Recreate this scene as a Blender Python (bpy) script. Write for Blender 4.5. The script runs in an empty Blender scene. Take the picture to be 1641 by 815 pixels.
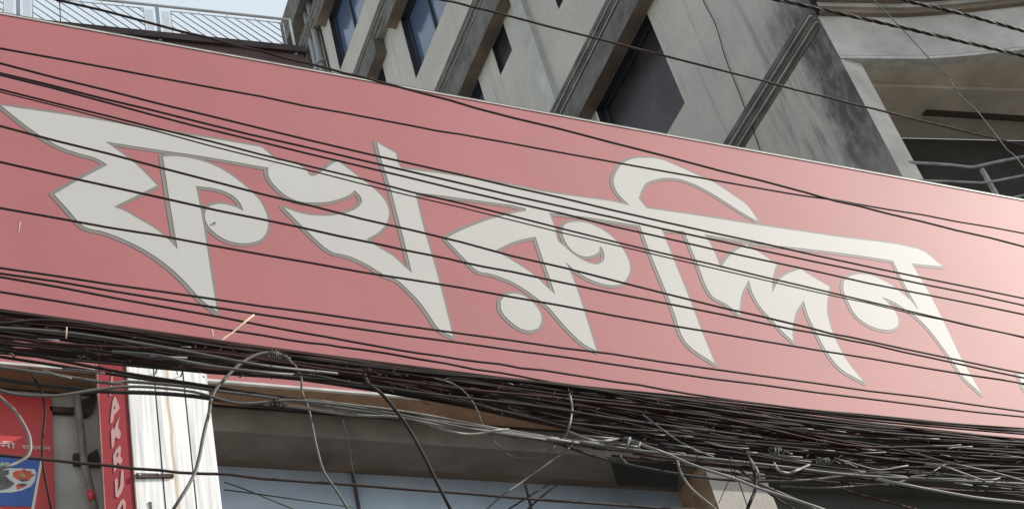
import bpy, bmesh, math, random
from mathutils import Vector, Matrix
from mathutils.geometry import delaunay_2d_cdt

random.seed(11)
SC = bpy.context.scene
COL = SC.collection
R_ = math.radians

# ------------------------------------------------------------------ camera
F_PX, W_PX, CX, CY = 2420.97, 1641.0, 820.5, 407.5
CR = Vector((0.8860, -0.4100, -0.2180)).normalized()
CF = Vector((0.4493, 0.6375, 0.6260)).normalized()
yaw, pitch, roll = 0.61376706, 0.67640996, -0.28325929
_f = Vector((math.sin(yaw) * math.cos(pitch), math.cos(yaw) * math.cos(pitch), math.sin(pitch)))
_r0 = Vector((math.cos(yaw), -math.sin(yaw), 0))
_u0 = _r0.cross(_f)
CR = math.cos(roll) * _r0 + math.sin(roll) * _u0
CU = -math.sin(roll) * _r0 + math.cos(roll) * _u0
CF = _f
CAM = Vector((0, 0, 1.6))
cd = bpy.data.cameras.new('camera')
cam = bpy.data.objects.new('camera', cd)
COL.objects.link(cam)
cam.matrix_world = Matrix(((CR.x, CU.x, -CF.x, CAM.x), (CR.y, CU.y, -CF.y, CAM.y), (CR.z, CU.z, -CF.z, CAM.z), (0, 0, 0, 1)))
cd.sensor_width = 36
cd.lens = 36 * F_PX / W_PX
cd.clip_start = 0.05
cd.clip_end = 3000
SC.camera = cam

# ------------------------------------------------------------------ light
SUN = Vector((0.80, -0.30, 0.50)).normalized()
elev = math.asin(SUN.z)
azim = math.atan2(SUN.x, SUN.y)
wd = bpy.data.worlds.new('World')
SC.world = wd
wd.use_nodes = True
nt = wd.node_tree
sky = nt.nodes.new('ShaderNodeTexSky')
sky.sky_type = 'NISHITA'
sky.sun_disc = False
sky.sun_elevation = elev
sky.sun_rotation = azim
sky.air_density = 1.0
sky.dust_density = 2.0
sky.ozone_density = 1.0
bg = nt.nodes['Background']
bg.inputs['Strength'].default_value = 0.12
mixn = nt.nodes.new('ShaderNodeMix')      # thin bright haze over the whole sky
mixn.data_type = 'RGBA'
mixn.inputs[0].default_value = 0.6
mixn.inputs[7].default_value = (4.1, 4.4, 4.35, 1)
nt.links.new(sky.outputs[0], mixn.inputs[6])
nt.links.new(mixn.outputs[2], bg.inputs['Color'])
sl = bpy.data.lights.new('sun', 'SUN')
sl.energy = 3.2
sl.angle = R_(0.5)
sl.color = (1.0, 0.93, 0.84)
so = bpy.data.objects.new('sun', sl)
COL.objects.link(so)
so.rotation_euler = SUN.to_track_quat('Z', 'Y').to_euler()
SC.view_settings.view_transform = 'Standard'
SC.view_settings.look = 'None'
SC.view_settings.gamma = 1
SC.view_settings.exposure = 1.05

# ------------------------------------------------------------------ unprojection: where a sight line meets a real plane
def ray(x, y):
    return CR * ((x - CX) / F_PX) - CU * ((y - CY) / F_PX) + CF

def P(x, y, ax, v):
    d = ray(x, y)
    return CAM + d * ((v - CAM[ax]) / d[ax])

# ------------------------------------------------------------------ materials
MATS = {}
def mat(name, col, rough=0.6, spec=0.5, var=0.12, scale=3.0, metal=0.0, bump=0.0, bscale=60.0, stretch=(1, 1, 1), col2=None, fac=None, detail=6, coat=0.0):
    m = bpy.data.materials.new(name)
    m.use_nodes = True
    n, l = m.node_tree.nodes, m.node_tree.links
    b = n['Principled BSDF']
    b.inputs['Roughness'].default_value = rough
    b.inputs['Specular IOR Level'].default_value = spec
    b.inputs['Metallic'].default_value = metal
    b.inputs['Coat Weight'].default_value = coat
    tc = n.new('ShaderNodeTexCoord')
    mp = n.new('ShaderNodeMapping')
    mp.inputs['Scale'].default_value = stretch
    l.new(tc.outputs['Object'], mp.inputs[0])
    no = n.new('ShaderNodeTexNoise')
    no.inputs['Scale'].default_value = scale
    no.inputs['Detail'].default_value = detail
    no.inputs['Roughness'].default_value = 0.6
    l.new(mp.outputs[0], no.inputs['Vector'])
    cr = n.new('ShaderNodeValToRGB')
    c1 = [max(0, c * (1 - var)) for c in col]
    c2 = col2 if col2 else [min(1, c * (1 + var)) for c in col]
    cr.color_ramp.elements[0].position = 0.3
    cr.color_ramp.elements[1].position = 0.7
    if fac:
        cr.color_ramp.elements[0].position, cr.color_ramp.elements[1].position = fac
    cr.color_ramp.elements[0].color = (*c1, 1)
    cr.color_ramp.elements[1].color = (*c2, 1)
    l.new(no.outputs['Fac'], cr.inputs[0])
    l.new(cr.outputs[0], b.inputs['Base Color'])
    if bump:
        n2 = n.new('ShaderNodeTexNoise')
        n2.inputs['Scale'].default_value = bscale
        n2.inputs['Detail'].default_value = 5
        l.new(mp.outputs[0], n2.inputs['Vector'])
        bp = n.new('ShaderNodeBump')
        bp.inputs['Strength'].default_value = bump
        bp.inputs['Distance'].default_value = 0.01
        l.new(n2.outputs['Fac'], bp.inputs['Height'])
        l.new(bp.outputs[0], b.inputs['Normal'])
    MATS[name] = m
    return m

mat('sign_red', (0.302, 0.102, 0.110), rough=0.62, spec=0.31, var=0.07, scale=0.9, bump=0.03, bscale=4)
mat('vinyl_white', (0.375, 0.37, 0.36), rough=0.62, spec=0.42, var=0.03, scale=1.5)
mat('vinyl_grey', (0.165, 0.150, 0.143), rough=0.62, spec=0.34, var=0.05)
mat('trim_white', (0.42, 0.41, 0.39), rough=0.5, var=0.25, scale=8)
mat('trim_dark', (0.05, 0.045, 0.045), rough=0.6)
mat('soffit_brown', (0.22, 0.13, 0.075), rough=0.8, var=0.3, scale=4)
mat('wire_dark', (0.042, 0.030, 0.029), rough=0.6, spec=0.12, var=0.3, scale=6)
mat('cable_black', (0.026, 0.021, 0.021), rough=0.65, spec=0.09, var=0.3, scale=8)
mat('cable_brown', (0.036, 0.018, 0.015), rough=0.7, spec=0.10, var=0.3, scale=8)
mat('cable_grey', (0.085, 0.082, 0.078), rough=0.6, spec=0.3, var=0.3, scale=6)
mat('cable_dark_grey', (0.040, 0.038, 0.037), rough=0.7, spec=0.12, var=0.3, scale=6)
mat('cable_pale', (0.17, 0.165, 0.155), rough=0.6, spec=0.3, var=0.3, scale=6)
mat('steel_strand', (0.07, 0.066, 0.062), rough=0.6, metal=0.0, var=0.35, scale=30)
mat('twig', (0.50, 0.40, 0.28), rough=0.8, var=0.2)
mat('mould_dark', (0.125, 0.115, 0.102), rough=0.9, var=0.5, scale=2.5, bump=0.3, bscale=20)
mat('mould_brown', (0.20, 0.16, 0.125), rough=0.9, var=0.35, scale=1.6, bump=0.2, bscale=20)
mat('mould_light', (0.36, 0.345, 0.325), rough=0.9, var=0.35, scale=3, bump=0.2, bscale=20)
mat('concrete_pale', (0.44, 0.425, 0.40), rough=0.88, var=0.22, scale=2.2, bump=0.2, bscale=25)
mat('ceiling_olive', (0.40, 0.36, 0.30), rough=0.9, var=0.25, scale=1.4, bump=0.15)
mat('recess_shade_tone', (0.014, 0.013, 0.012), rough=0.9, spec=0.03)  # near black: the shade of a recess put into the base colour
mat('rail_dull', (0.26, 0.265, 0.265), rough=0.6, var=0.4, scale=9)
mat('unlit_opening_tone', (0.058, 0.056, 0.054), rough=0.9, spec=0.05, var=0.3, scale=1.0)  # darkness of the unlit balcony opening put into the base colour
mat('frame_dark', (0.03, 0.033, 0.045), rough=0.5, var=0.2)
mat('glass_blue', (0.085, 0.12, 0.20), rough=0.12, spec=0.5, var=0.1, scale=0.8)
mat('glass_dark', (0.042, 0.032, 0.035), rough=0.3, spec=0.2, var=0.4, scale=1.8)
mat('rail_white', (0.55, 0.56, 0.56), rough=0.5, var=0.15, scale=6)
mat('rail_grey', (0.30, 0.34, 0.41), rough=0.5, var=0.2, scale=6)
mat('plate_pale', (0.80, 0.84, 0.88), rough=0.4, var=0.05)
mat('maroon_wall', (0.085, 0.045, 0.048), rough=0.85, var=0.3, scale=2, bump=0.2)
mat('maroon_dark', (0.045, 0.03, 0.032), rough=0.9, var=0.4, scale=3)
mat('pipe_grey', (0.28, 0.28, 0.28), rough=0.6, var=0.2)
mat('banner_red', (0.22, 0.012, 0.02), rough=0.6, spec=0.3, var=0.10, scale=4)
mat('print_pink', (0.34, 0.20, 0.195), rough=0.6, var=0.05)
mat('poster_red', (0.42, 0.03, 0.028), rough=0.55, var=0.08, scale=3)
mat('poster_blue', (0.02, 0.08, 0.30), rough=0.5, var=0.15, scale=5)
mat('poster_white', (0.55, 0.52, 0.48), rough=0.55, var=0.05)
mat('plate_white', (0.50, 0.50, 0.48), rough=0.5, var=0.15, scale=14)
mat('food_orange', (0.48, 0.07, 0.025), rough=0.5, var=0.4, scale=40)
mat('food_yellow', (0.40, 0.22, 0.08), rough=0.5, var=0.4, scale=50)
mat('food_dark', (0.075, 0.07, 0.065), rough=0.5, var=0.5, scale=30)
mat('food_green', (0.25, 0.36, 0.25), rough=0.5, var=0.2, scale=30)
mat('wall_shade', (0.40, 0.37, 0.33), rough=0.9, var=0.22, scale=4, bump=0.3, bscale=30)
mat('iron_dark', (0.05, 0.03, 0.026), rough=0.8, var=0.3, scale=10)
mat('pipe_rust', (0.20, 0.155, 0.125), rough=0.7, var=0.4, scale=8)
mat('tape_red', (0.6, 0.05, 0.06), rough=0.3)
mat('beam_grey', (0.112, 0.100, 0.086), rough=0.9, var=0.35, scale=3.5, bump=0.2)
mat('beam_brown', (0.115, 0.085, 0.066), rough=0.9, var=0.35, scale=2.5, bump=0.2)
mat('shop_pane', (0.27, 0.33, 0.41), rough=0.25, spec=0.7, var=0.16, scale=2.2)
mat('plaster_stained', (0.31, 0.29, 0.27), rough=0.9, var=0.12, scale=5, bump=0.3, bscale=30)
mat('plaster_brown', (0.24, 0.155, 0.10), rough=0.9, var=0.45, scale=7, bump=0.4, bscale=30)
mat('shade_backdrop', (0.045, 0.048, 0.045), rough=0.9, var=0.25, scale=1.5)  # building in shade, the shade carried by the dark base colour
mat('asphalt', (0.10, 0.10, 0.10), rough=0.9, var=0.2, scale=0.8, bump=0.3)
mat('paving', (0.26, 0.25, 0.23), rough=0.9, var=0.2, scale=2, bump=0.3)

def wall_concrete():
    """grey render with vertical rain streaks and a mould stain run at the corner; UV = metres along the wall / height"""
    m = bpy.data.materials.new('wall_concrete')
    m.use_nodes = True
    n, l = m.node_tree.nodes, m.node_tree.links
    b = n['Principled BSDF']
    b.inputs['Roughness'].default_value = 0.9
    b.inputs['Specular IOR Level'].default_value = 0.25
    uv = n.new('ShaderNodeUVMap')
    sx = n.new('ShaderNodeSeparateXYZ')
    l.new(uv.outputs[0], sx.inputs[0])
    def noise(scale, st, det=6):
        mp = n.new('ShaderNodeMapping'); mp.inputs['Scale'].default_value = st
        l.new(uv.outputs[0], mp.inputs[0])
        t = n.new('ShaderNodeTexNoise'); t.inputs['Scale'].default_value = scale; t.inputs['Detail'].default_value = det
        t.inputs['Roughness'].default_value = 0.62
        l.new(mp.outputs[0], t.inputs['Vector'])
        return t.outputs['Fac']
    def math_(op, a, b_, c=None):
        t = n.new('ShaderNodeMath'); t.operation = op
        for i, v in enumerate((a, b_, c)):
            if v is None: continue
            if isinstance(v, (int, float)): t.inputs[i].default_value = v
            else: l.new(v, t.inputs[i])
        return t.outputs[0]
    def ramp(v, a, b_):
        t = n.new('ShaderNodeMapRange'); t.interpolation_type = 'SMOOTHSTEP'
        l.new(v, t.inputs[0]); t.inputs[1].default_value = a; t.inputs[2].default_value = b_
        return t.outputs[0]
    def mix(f, a, b_):
        t = n.new('ShaderNodeMix'); t.data_type = 'RGBA'
        l.new(f, t.inputs[0])
        for i, v in ((6, a), (7, b_)):
            if isinstance(v, tuple): t.inputs[i].default_value = (*v, 1)
            else: l.new(v, t.inputs[i])
        return t.outputs[2]
    blot = ramp(noise(0.7, (1, 1, 1)), 0.35, 0.7)
    base = mix(blot, (0.50, 0.462, 0.41), (0.585, 0.54, 0.475))
    fine = ramp(noise(9, (1, 1, 1)), 0.2, 0.8)
    base = mix(math_('MULTIPLY', fine, 0.25), base, (0.29, 0.285, 0.28))
    streak = ramp(noise(1.0, (8.0, 0.22, 1)), 0.54, 0.72)
    base = mix(math_('MULTIPLY', streak, 0.50), base, (0.19, 0.185, 0.18))
    warm = ramp(noise(0.5, (1, 0.6, 1)), 0.5, 0.75)
    base = mix(math_('MULTIPLY', warm, 0.22), base, (0.50, 0.45, 0.37))
    # mould run: falls from the corner end of the ledge at 14.2 m, beside the corner
    s, z = sx.outputs[0], sx.outputs[1]
    wob = math_('MULTIPLY', math_('SUBTRACT', noise(2.2, (2.5, 0.8, 1)), 0.5), 0.75)
    sw = math_('ADD', s, wob)
    col_ = math_('MULTIPLY', ramp(sw, 0.72, 0.34), ramp(z, 10.3, 12.6))
    top_ = ramp(z, 15.1, 14.2)
    stain = math_('MULTIPLY', col_, top_)
    up = math_('MULTIPLY', ramp(math_('ADD', s, math_('MULTIPLY', wob, 1.2)), 1.2, 0.4), math_('MULTIPLY', ramp(z, 13.9, 14.15), ramp(math_('ADD', z, wob), 15.3, 14.3)))
    stain = math_('MAXIMUM', stain, math_('MULTIPLY', up, 0.85))
    soft = math_('MULTIPLY', math_('MULTIPLY', ramp(sw, 2.1, 0.5), top_), ramp(noise(1.3, (6, 0.5, 1)), 0.45, 0.62))
    stain = math_('MAXIMUM', stain, math_('MULTIPLY', soft, 0.55))
    stain = math_('MULTIPLY', stain, math_('ADD', 0.62, math_('MULTIPLY', ramp(noise(3.0, (2.5, 1, 1)), 0.3, 0.6), 0.33)))
    base = mix(stain, base, (0.075, 0.072, 0.074))
    l.new(base, b.inputs['Base Color'])
    bp = n.new('ShaderNodeBump'); bp.inputs['Strength'].default_value = 0.35; bp.inputs['Distance'].default_value = 0.015
    l.new(noise(14, (1, 1, 1)), bp.inputs['Height'])
    l.new(bp.outputs[0], b.inputs['Normal'])
    MATS['wall_concrete'] = m
wall_concrete()

def white_sheet():
    m = bpy.data.materials.new('white_sheet')
    m.use_nodes = True
    n, l = m.node_tree.nodes, m.node_tree.links
    b = n['Principled BSDF']
    b.inputs['Roughness'].default_value = 0.4
    tc = n.new('ShaderNodeTexCoord')
    mp = n.new('ShaderNodeMapping'); mp.inputs['Scale'].default_value = (26, 26, 0.8)
    l.new(tc.outputs['Object'], mp.inputs[0])
    t = n.new('ShaderNodeTexNoise'); t.inputs['Scale'].default_value = 1.6; t.inputs['Detail'].default_value = 4
    l.new(mp.outputs[0], t.inputs['Vector'])
    r = n.new('ShaderNodeValToRGB')
    r.color_ramp.elements[0].position = 0.34; r.color_ramp.elements[0].color = (0.50, 0.50, 0.51, 1)
    r.color_ramp.elements[1].position = 0.66; r.color_ramp.elements[1].color = (0.86, 0.86, 0.84, 1)
    l.new(t.outputs['Fac'], r.inputs[0])
    # one rust run down the middle sheet (object x is metres from the pillar's left edge)
    sx = n.new('ShaderNodeSeparateXYZ'); l.new(tc.outputs['Object'], sx.inputs[0])
    t2 = n.new('ShaderNodeTexNoise'); t2.inputs['Scale'].default_value = 6
    mp2 = n.new('ShaderNodeMapping'); mp2.inputs['Scale'].default_value = (0.2, 0.2, 0.7)
    l.new(tc.outputs['Object'], mp2.inputs[0]); l.new(mp2.outputs[0], t2.inputs['Vector'])
    a = n.new('ShaderNodeMath'); a.operation = 'MULTIPLY_ADD'; l.new(t2.outputs['Fac'], a.inputs[0]); a.inputs[1].default_value = 0.04
    l.new(sx.outputs[0], a.inputs[2])
    d = n.new('ShaderNodeMath'); d.operation = 'SUBTRACT'; l.new(a.outputs[0], d.inputs[0]); d.inputs[1].default_value = 0.212
    e = n.new('ShaderNodeMath'); e.operation = 'ABSOLUTE'; l.new(d.outputs[0], e.inputs[0])
    mr = n.new('ShaderNodeMapRange'); mr.interpolation_type = 'SMOOTHSTEP'; l.new(e.outputs[0], mr.inputs[0])
    mr.inputs[1].default_value = 0.013; mr.inputs[2].default_value = 0.002; mr.inputs[4].default_value = 0.68
    mx = n.new('ShaderNodeMix'); mx.data_type = 'RGBA'; l.new(mr.outputs[0], mx.inputs[0]); l.new(r.outputs[0], mx.inputs[6])
    mx.inputs[7].default_value = (0.40, 0.26, 0.13, 1)
    l.new(mx.outputs[2], b.inputs['Base Color'])
    MATS['white_sheet'] = m
white_sheet()

# ------------------------------------------------------------------ builders
def tag(o, label=None, cat=None, group=None, kind=None):
    if label: o['label'] = label
    if cat: o['category'] = cat
    if group: o['group'] = group
    if kind: o['kind'] = kind
    return o

def thing(name, loc, label, cat, group=None):
    o = bpy.data.objects.new(name, None)
    o.empty_display_size = 0.2
    COL.objects.link(o)
    o.location = loc
    return tag(o, label, cat, group)

def wloc(o):
    v = Vector((0, 0, 0))
    while o:
        v += Vector(o.location)
        o = o.parent
    return v

class MB:
    """collects world-space geometry and links it as one mesh object"""
    def __init__(s):
        s.v, s.f, s.uv, s.m, s.sm = [], [], [], [], []
    def poly(s, pts, uv=None, mi=0, smooth=False):
        i = len(s.v)
        s.v += [tuple(p) for p in pts]
        s.f.append(tuple(range(i, i + len(pts))))
        s.uv.append(uv or [(p[0], p[2]) for p in pts])
        s.m.append(mi); s.sm.append(smooth)
    def hexa(s, a, mi=0):
        """a: 8 corners, 0-3 bottom ring, 4-7 top ring"""
        for q in ((0, 3, 2, 1), (4, 5, 6, 7), (0, 1, 5, 4), (1, 2, 6, 5), (2, 3, 7, 6), (3, 0, 4, 7)):
            s.poly([a[k] for k in q], mi=mi)
    def box(s, x0, x1, y0, y1, z0, z1, mi=0):
        s.hexa([(x0, y0, z0), (x1, y0, z0), (x1, y1, z0), (x0, y1, z0), (x0, y0, z1), (x1, y0, z1), (x1, y1, z1), (x0, y1, z1)], mi)
    def prism(s, loop, dz):
        """loop: planar polygon of 3D points, extruded by vector dz"""
        dz = Vector(dz)
        a = [Vector(p) for p in loop]; b = [p + dz for p in a]
        s.poly(a[::-1]); s.poly(b)
        for i in range(len(a)):
            j = (i + 1) % len(a)
            s.poly([a[i], a[j], b[j], b[i]])
    def tube(s, pts, r, n=6, mi=0, close=True):
        pts = [Vector(p) for p in pts]
        i0 = len(s.v)
        up = Vector((0, 0.3, 1)).normalized()
        for k, p in enumerate(pts):
            t = (pts[min(k + 1, len(pts) - 1)] - pts[max(k - 1, 0)]).normalized()
            a = t.cross(up)
            if a.length < 1e-3: a = t.cross(Vector((1, 0, 0)))
            a.normalize(); b = t.cross(a).normalized()
            up = -b if b.dot(up) < 0 else b
            a = t.cross(up).normalized()
            rr = r[k] if isinstance(r, (list, tuple)) else r
            for q in range(n):
                w = 2 * math.pi * q / n
                s.v.append(tuple(p + (a * math.cos(w) + up * math.sin(w)) * rr))
        for k in range(len(pts) - 1):
            for q in range(n):
                q2 = (q + 1) % n
                f = (i0 + k * n + q, i0 + k * n + q2, i0 + (k + 1) * n + q2, i0 + (k + 1) * n + q)
                s.f.append(f); s.uv.append([(0, 0)] * 4); s.m.append(mi); s.sm.append(True)
        if close:
            for base in (i0, i0 + (len(pts) - 1) * n):
                s.f.append(tuple(base + q for q in range(n))); s.uv.append([(0, 0)] * n); s.m.append(mi); s.sm.append(False)
    def build(s, name, mats, parent=None, label=None, cat=None, group=None, kind=None, loc=None):
        if isinstance(mats, str): mats = [mats]
        if parent is not None: base = wloc(parent); lc = Vector((0, 0, 0))
        else:
            lc = Vector(loc) if loc is not None else sum((Vector(v) for v in s.v), Vector()) / max(1, len(s.v))
            base = lc
        me = bpy.data.meshes.new(name)
        me.from_pydata([tuple(Vector(v) - base) for v in s.v], [], s.f)
        for m in mats: me.materials.append(MATS[m])
        uvl = me.uv_layers.new(name='UVMap')
        k = 0
        for pi, pl in enumerate(me.polygons):
            pl.material_index = s.m[pi]; pl.use_smooth = s.sm[pi]
            for c in range(pl.loop_total):
                uvl.data[pl.loop_start + c].uv = s.uv[pi][c]
        bm = bmesh.new(); bm.from_mesh(me)
        bmesh.ops.recalc_face_normals(bm, faces=bm.faces)
        bm.to_mesh(me); bm.free()
        o = bpy.data.objects.new(name, me)
        COL.objects.link(o)
        o.location = lc
        if parent is not None: o.parent = parent
        return tag(o, label, cat, group, kind)

def inside(p, poly):
    c = False
    for i in range(len(poly)):
        (x1, y1), (x2, y2) = poly[i - 1], poly[i]
        if (y1 > p[1]) != (y2 > p[1]) and p[0] < (x2 - x1) * (p[1] - y1) / (y2 - y1) + x1: c = not c
    return c

def area2(q):
    return sum(q[i - 1][0] * q[i][1] - q[i][0] * q[i - 1][1] for i in range(len(q)))

def planar(polys, holes=()):
    """triangulate the union of 2D polygons minus holes -> verts, tris"""
    V, Fc = [], []
    for q in list(polys) + list(holes):
        q = list(q)
        if area2(q) < 0: q = q[::-1]
        Fc.append(list(range(len(V), len(V) + len(q))))
        V += [Vector(p) for p in q]
    ov, oe, of, _, _, orig = delaunay_2d_cdt(V, [], Fc, 0, 1e-5, True)
    npoly = len(polys)
    tris = []
    for f, og in zip(of, orig):
        if not any(k < npoly for k in og): continue
        if any(k >= npoly for k in og): continue
        tris.append(tuple(f))
    return ov, tris

def sheet(mb, polys, holes, to3, thick=None, mi=0, back=None):
    """put a planar union into mb through to3(u,v); optional rim of vector `back`"""
    V, T = planar(polys, holes)
    P3 = [Vector(to3(v[0], v[1])) for v in V]
    edges = {}
    for t in T:
        mb.poly([P3[k] for k in t], uv=[(V[k][0], V[k][1]) for k in t], mi=mi)
        for a, b in ((t[0], t[1]), (t[1], t[2]), (t[2], t[0])):
            if (b, a) in edges: edges.pop((b, a))
            else: edges[(a, b)] = 1
    if back is not None:
        bk = Vector(back)
        for (a, b) in edges:
            mb.poly([P3[a], P3[b], P3[b] + bk, P3[a] + bk], mi=mi)

def smooth_loop(pts, lim=40, n=4):
    """Hermite-round a closed outline but keep its sharp corners"""
    N = len(pts); out = []
    def sub(a, b): return (a[0] - b[0], a[1] - b[1])
    cor = []
    for i in range(N):
        a, b = sub(pts[i], pts[i - 1]), sub(pts[(i + 1) % N], pts[i])
        ang = abs(math.degrees(math.atan2(a[0] * b[1] - a[1] * b[0], a[0] * b[0] + a[1] * b[1])))
        la, lb = math.hypot(*a), math.hypot(*b)
        cor.append(ang > lim or la > 3.5 * lb or lb > 3.5 * la)
    for i in range(N):
        j = (i + 1) % N
        p, q = pts[i], pts[j]
        e = sub(q, p); L = math.hypot(*e)
        def tan(k):
            if cor[k]: return e
            t = sub(pts[(k + 1) % N], pts[k - 1]); m = math.hypot(*t) or 1
            return (t[0] / m * L, t[1] / m * L)
        t0, t1 = tan(i), tan(j)
        out.append(p)
        if cor[i] and cor[j]: continue
        for k in range(1, n):
            s = k / n
            h00, h10, h01, h11 = 2*s**3-3*s**2+1, s**3-2*s**2+s, -2*s**3+3*s**2, s**3-s**2
            out.append((h00*p[0]+h10*t0[0]+h01*q[0]+h11*t1[0], h00*p[1]+h10*t0[1]+h01*q[1]+h11*t1[1]))
    return out

def crom(pts, step=6):
    """open Catmull-Rom through 3D points"""
    if len(pts) < 3: return pts
    p = [2 * pts[0] - pts[1]] + list(pts) + [2 * pts[-1] - pts[-2]]
    out = []
    for i in range(1, len(p) - 2):
        for k in range(step):
            t = k / step
            a, b, c, d = p[i - 1], p[i], p[i + 1], p[i + 2]
            out.append(0.5 * ((2 * b) + (c - a) * t + (2*a - 5*b + 4*c - d) * t*t + (-a + 3*b - 3*c + d) * t**3))
    out.append(p[-2])
    return out

# ------------------------------------------------------------------ setting: ground
g = MB()
g.poly([(-400, -400, 0), (400, -400, 0), (400, 400, 0), (-400, 400, 0)])
g.build('ground', 'paving', kind='structure', loc=(0, 0, 0))
g = MB(); g.box(-60, 60, -7, 3.2, -0.05, 0.004); g.build('road', 'asphalt', kind='structure', loc=(0, 0, 0))
g = MB(); g.box(-60, 60, 3.2, 6.2, -0.05, 0.13); g.build('pavement', 'paving', kind='structure', loc=(0, 4, 0))

# ------------------------------------------------------------------ big grey corner building
TH = 0.07215325
YC = 8.0
KC = P(1385, 167, 1, YC)
DD = Vector((math.sin(TH), math.cos(TH), 0))
NN = Vector((math.cos(TH), -math.sin(TH), 0))
K0 = Vector((KC.x, KC.y, 0))
def S(s, z, e=0.0):
    """side wall coordinates: s metres back from the corner, z height, e metres proud of the wall"""
    return K0 + DD * s + Vector((0, 0, z)) - NN * e
def SU(x, y, e=0.0):
    nn = NN; k = K0 - NN * e
    d = ray(x, y); w = CAM + d * ((k - CAM).dot(nn) / d.dot(nn))
    return (w - K0).dot(DD), w.z
bld = thing('concrete_building', (K0.x, K0.y, 0), 'tall weathered grey concrete building rising behind the signboard, with ledges, windows and balcony', 'building')
S_END, Z_TOP = 15.3, 31.3
cols = [(2.73, 4.65), (7.60, 9.87), (11.16, 13.33)]
levels = [(15.40, 17.27), (19.62, 21.2), (23.66, 25.5), (27.72, 29.6)]
holes = [[(a, z0), (b, z0), (b, z1), (a, z1)] for (a, b) in cols for (z0, z1) in levels]
vents = [(6.28, 6.87, 20.48, 21.2), (6.28, 6.87, 24.5, 25.25), (6.28, 6.87, 16.3, 17.0)]
holes += [[(a, z0), (b, z0), (b, z1), (a, z1)] for (a, b, z0, z1) in vents]
mb = MB()
sheet(mb, [[(0, 0), (S_END, 0), (S_END, Z_TOP), (0, Z_TOP)]], holes, lambda u, v: S(u, v), back=None)
mb.poly([S(S_END, 0), S(S_END, Z_TOP), S(S_END, Z_TOP, -8), S(S_END, 0, -8)], uv=[(15, 0), (15, 31), (23, 31), (23, 0)])
mb.poly([S(0, Z_TOP), S(S_END, Z_TOP), S(S_END, Z_TOP, -8), S(0, Z_TOP, -8)], uv=[(5, 25)] * 4)
mb.build('wall', 'wall_concrete', bld)
def reveal(a, b, z0, z1, dp, par):
    mb = MB(); h = [(a, z0), (b, z0), (b, z1), (a, z1)]
    for i in range(4):
        p, q = h[i - 1], h[i]
        mb.poly([S(*p, -0.004), S(*q, -0.004), S(*q, dp), S(*p, dp)])
    mb.build('reveal', 'frame_dark', par)
# broad pilaster strip and a slim rib between the window bays
mb = MB()
def sbox(mb, s0, s1, z0, z1, e0, e1):
    mb.hexa([S(s0, z0, e0), S(s1, z0, e0), S(s1, z0, e1), S(s0, z0, e1), S(s0, z1, e0), S(s1, z1, e0), S(s1, z1, e1), S(s0, z1, e1)])
for (z0, z1) in ((18.1, 21.2), (14.4, 17.27), (22.3, 25.4), (26.4, 29.5)):
    mb = MB(); sbox(mb, 5.42, 5.74, z0, z1, -0.02, 0.10); mb.build('pilaster', 'concrete_pale', bld)
# windows: frame with mullion, and panes as sub-parts
for ci, (a, b) in enumerate(cols):
    for li, (z0, z1) in enumerate(levels):
        mb = MB()
        t = 0.06
        sbox(mb, a, b, z0, z0 + t, -0.20, -0.12); sbox(mb, a, b, z1 - t, z1, -0.20, -0.12)
        sbox(mb, a, a + t, z0 + t, z1 - t, -0.20, -0.12); sbox(mb, b - t - 0.04, b, z0 + t, z1 - t, -0.20, -0.12)
        dark = ci == 0
        ms = [] if dark else [a + (b - a) * 0.52]
        for mm in ms: sbox(mb, mm - 0.025, mm + 0.025, z0 + t, z1 - t, -0.20, -0.11)
        fr = mb.build('window', 'frame_dark', bld)
        reveal(a, b, z0, z1, -0.28, fr)
        edges = [a + t] + ms + [b - t]
        for k in range(len(edges) - 1):
            mb = MB(); sbox(mb, edges[k] + (0.026 if k else 0), edges[k + 1] - 0.026, z0 + t, z1 - t, -0.18, -0.16)
            mb.build('pane', 'glass_dark' if dark else 'glass_blue', fr)
for (a, b, z0, z1) in vents:
    mb = MB(); sbox(mb, a, b, z0, z1, -0.10, -0.08); reveal(a, b, z0, z1, -0.10, mb.build('vent_window', 'glass_dark', bld))
# ledges: three stepped mouldings, then a hood over the windows
def ledge(ztop, e, s0, s1, hood=None):
    mb = MB()
    for k in range(3):
        sbox(mb, s0, s1, ztop - 0.10 * (k + 1) + 0.02, ztop - 0.10 * k, -0.03, e - 0.045 * k - (0.0))
    # light bead between the grooves
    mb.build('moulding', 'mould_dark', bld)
    mb = MB()
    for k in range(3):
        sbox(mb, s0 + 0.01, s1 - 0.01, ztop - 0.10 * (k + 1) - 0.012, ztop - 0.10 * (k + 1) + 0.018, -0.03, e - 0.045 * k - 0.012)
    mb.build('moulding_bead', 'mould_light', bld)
    if hood:
        for (h0, h1, zs) in hood:
            mb = MB()
            zt = ztop - 0.315
            pts = [S(h0, zt, -0.03), S(h0, zt, e - 0.03), S(h0, zs, e - 0.03), S(h0, zs, -0.03)]
            q = [S(h1, zt, -0.03), S(h1, zt, e - 0.03), S(h1, zs, e - 0.03), S(h1, zs, -0.03)]
            mb.poly([pts[1], q[1], q[2], pts[2]], mi=0)
            mb.poly([pts[2], q[2], q[3], pts[3]], mi=1)
            mb.poly(pts, mi=0); mb.poly(q[::-1], mi=0)
            mb.poly([pts[0], q[0], q[1], pts[1]], mi=0)
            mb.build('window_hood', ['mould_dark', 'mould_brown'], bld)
ledge(18.03, 0.25, 2.2, 15.3, [(2.3, 15.3, 17.275)])
ledge(22.12, 0.27, 1.0, 15.3, [(1.2, 10.2, 21.205), (10.85, 13.75, 21.205)])
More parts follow.
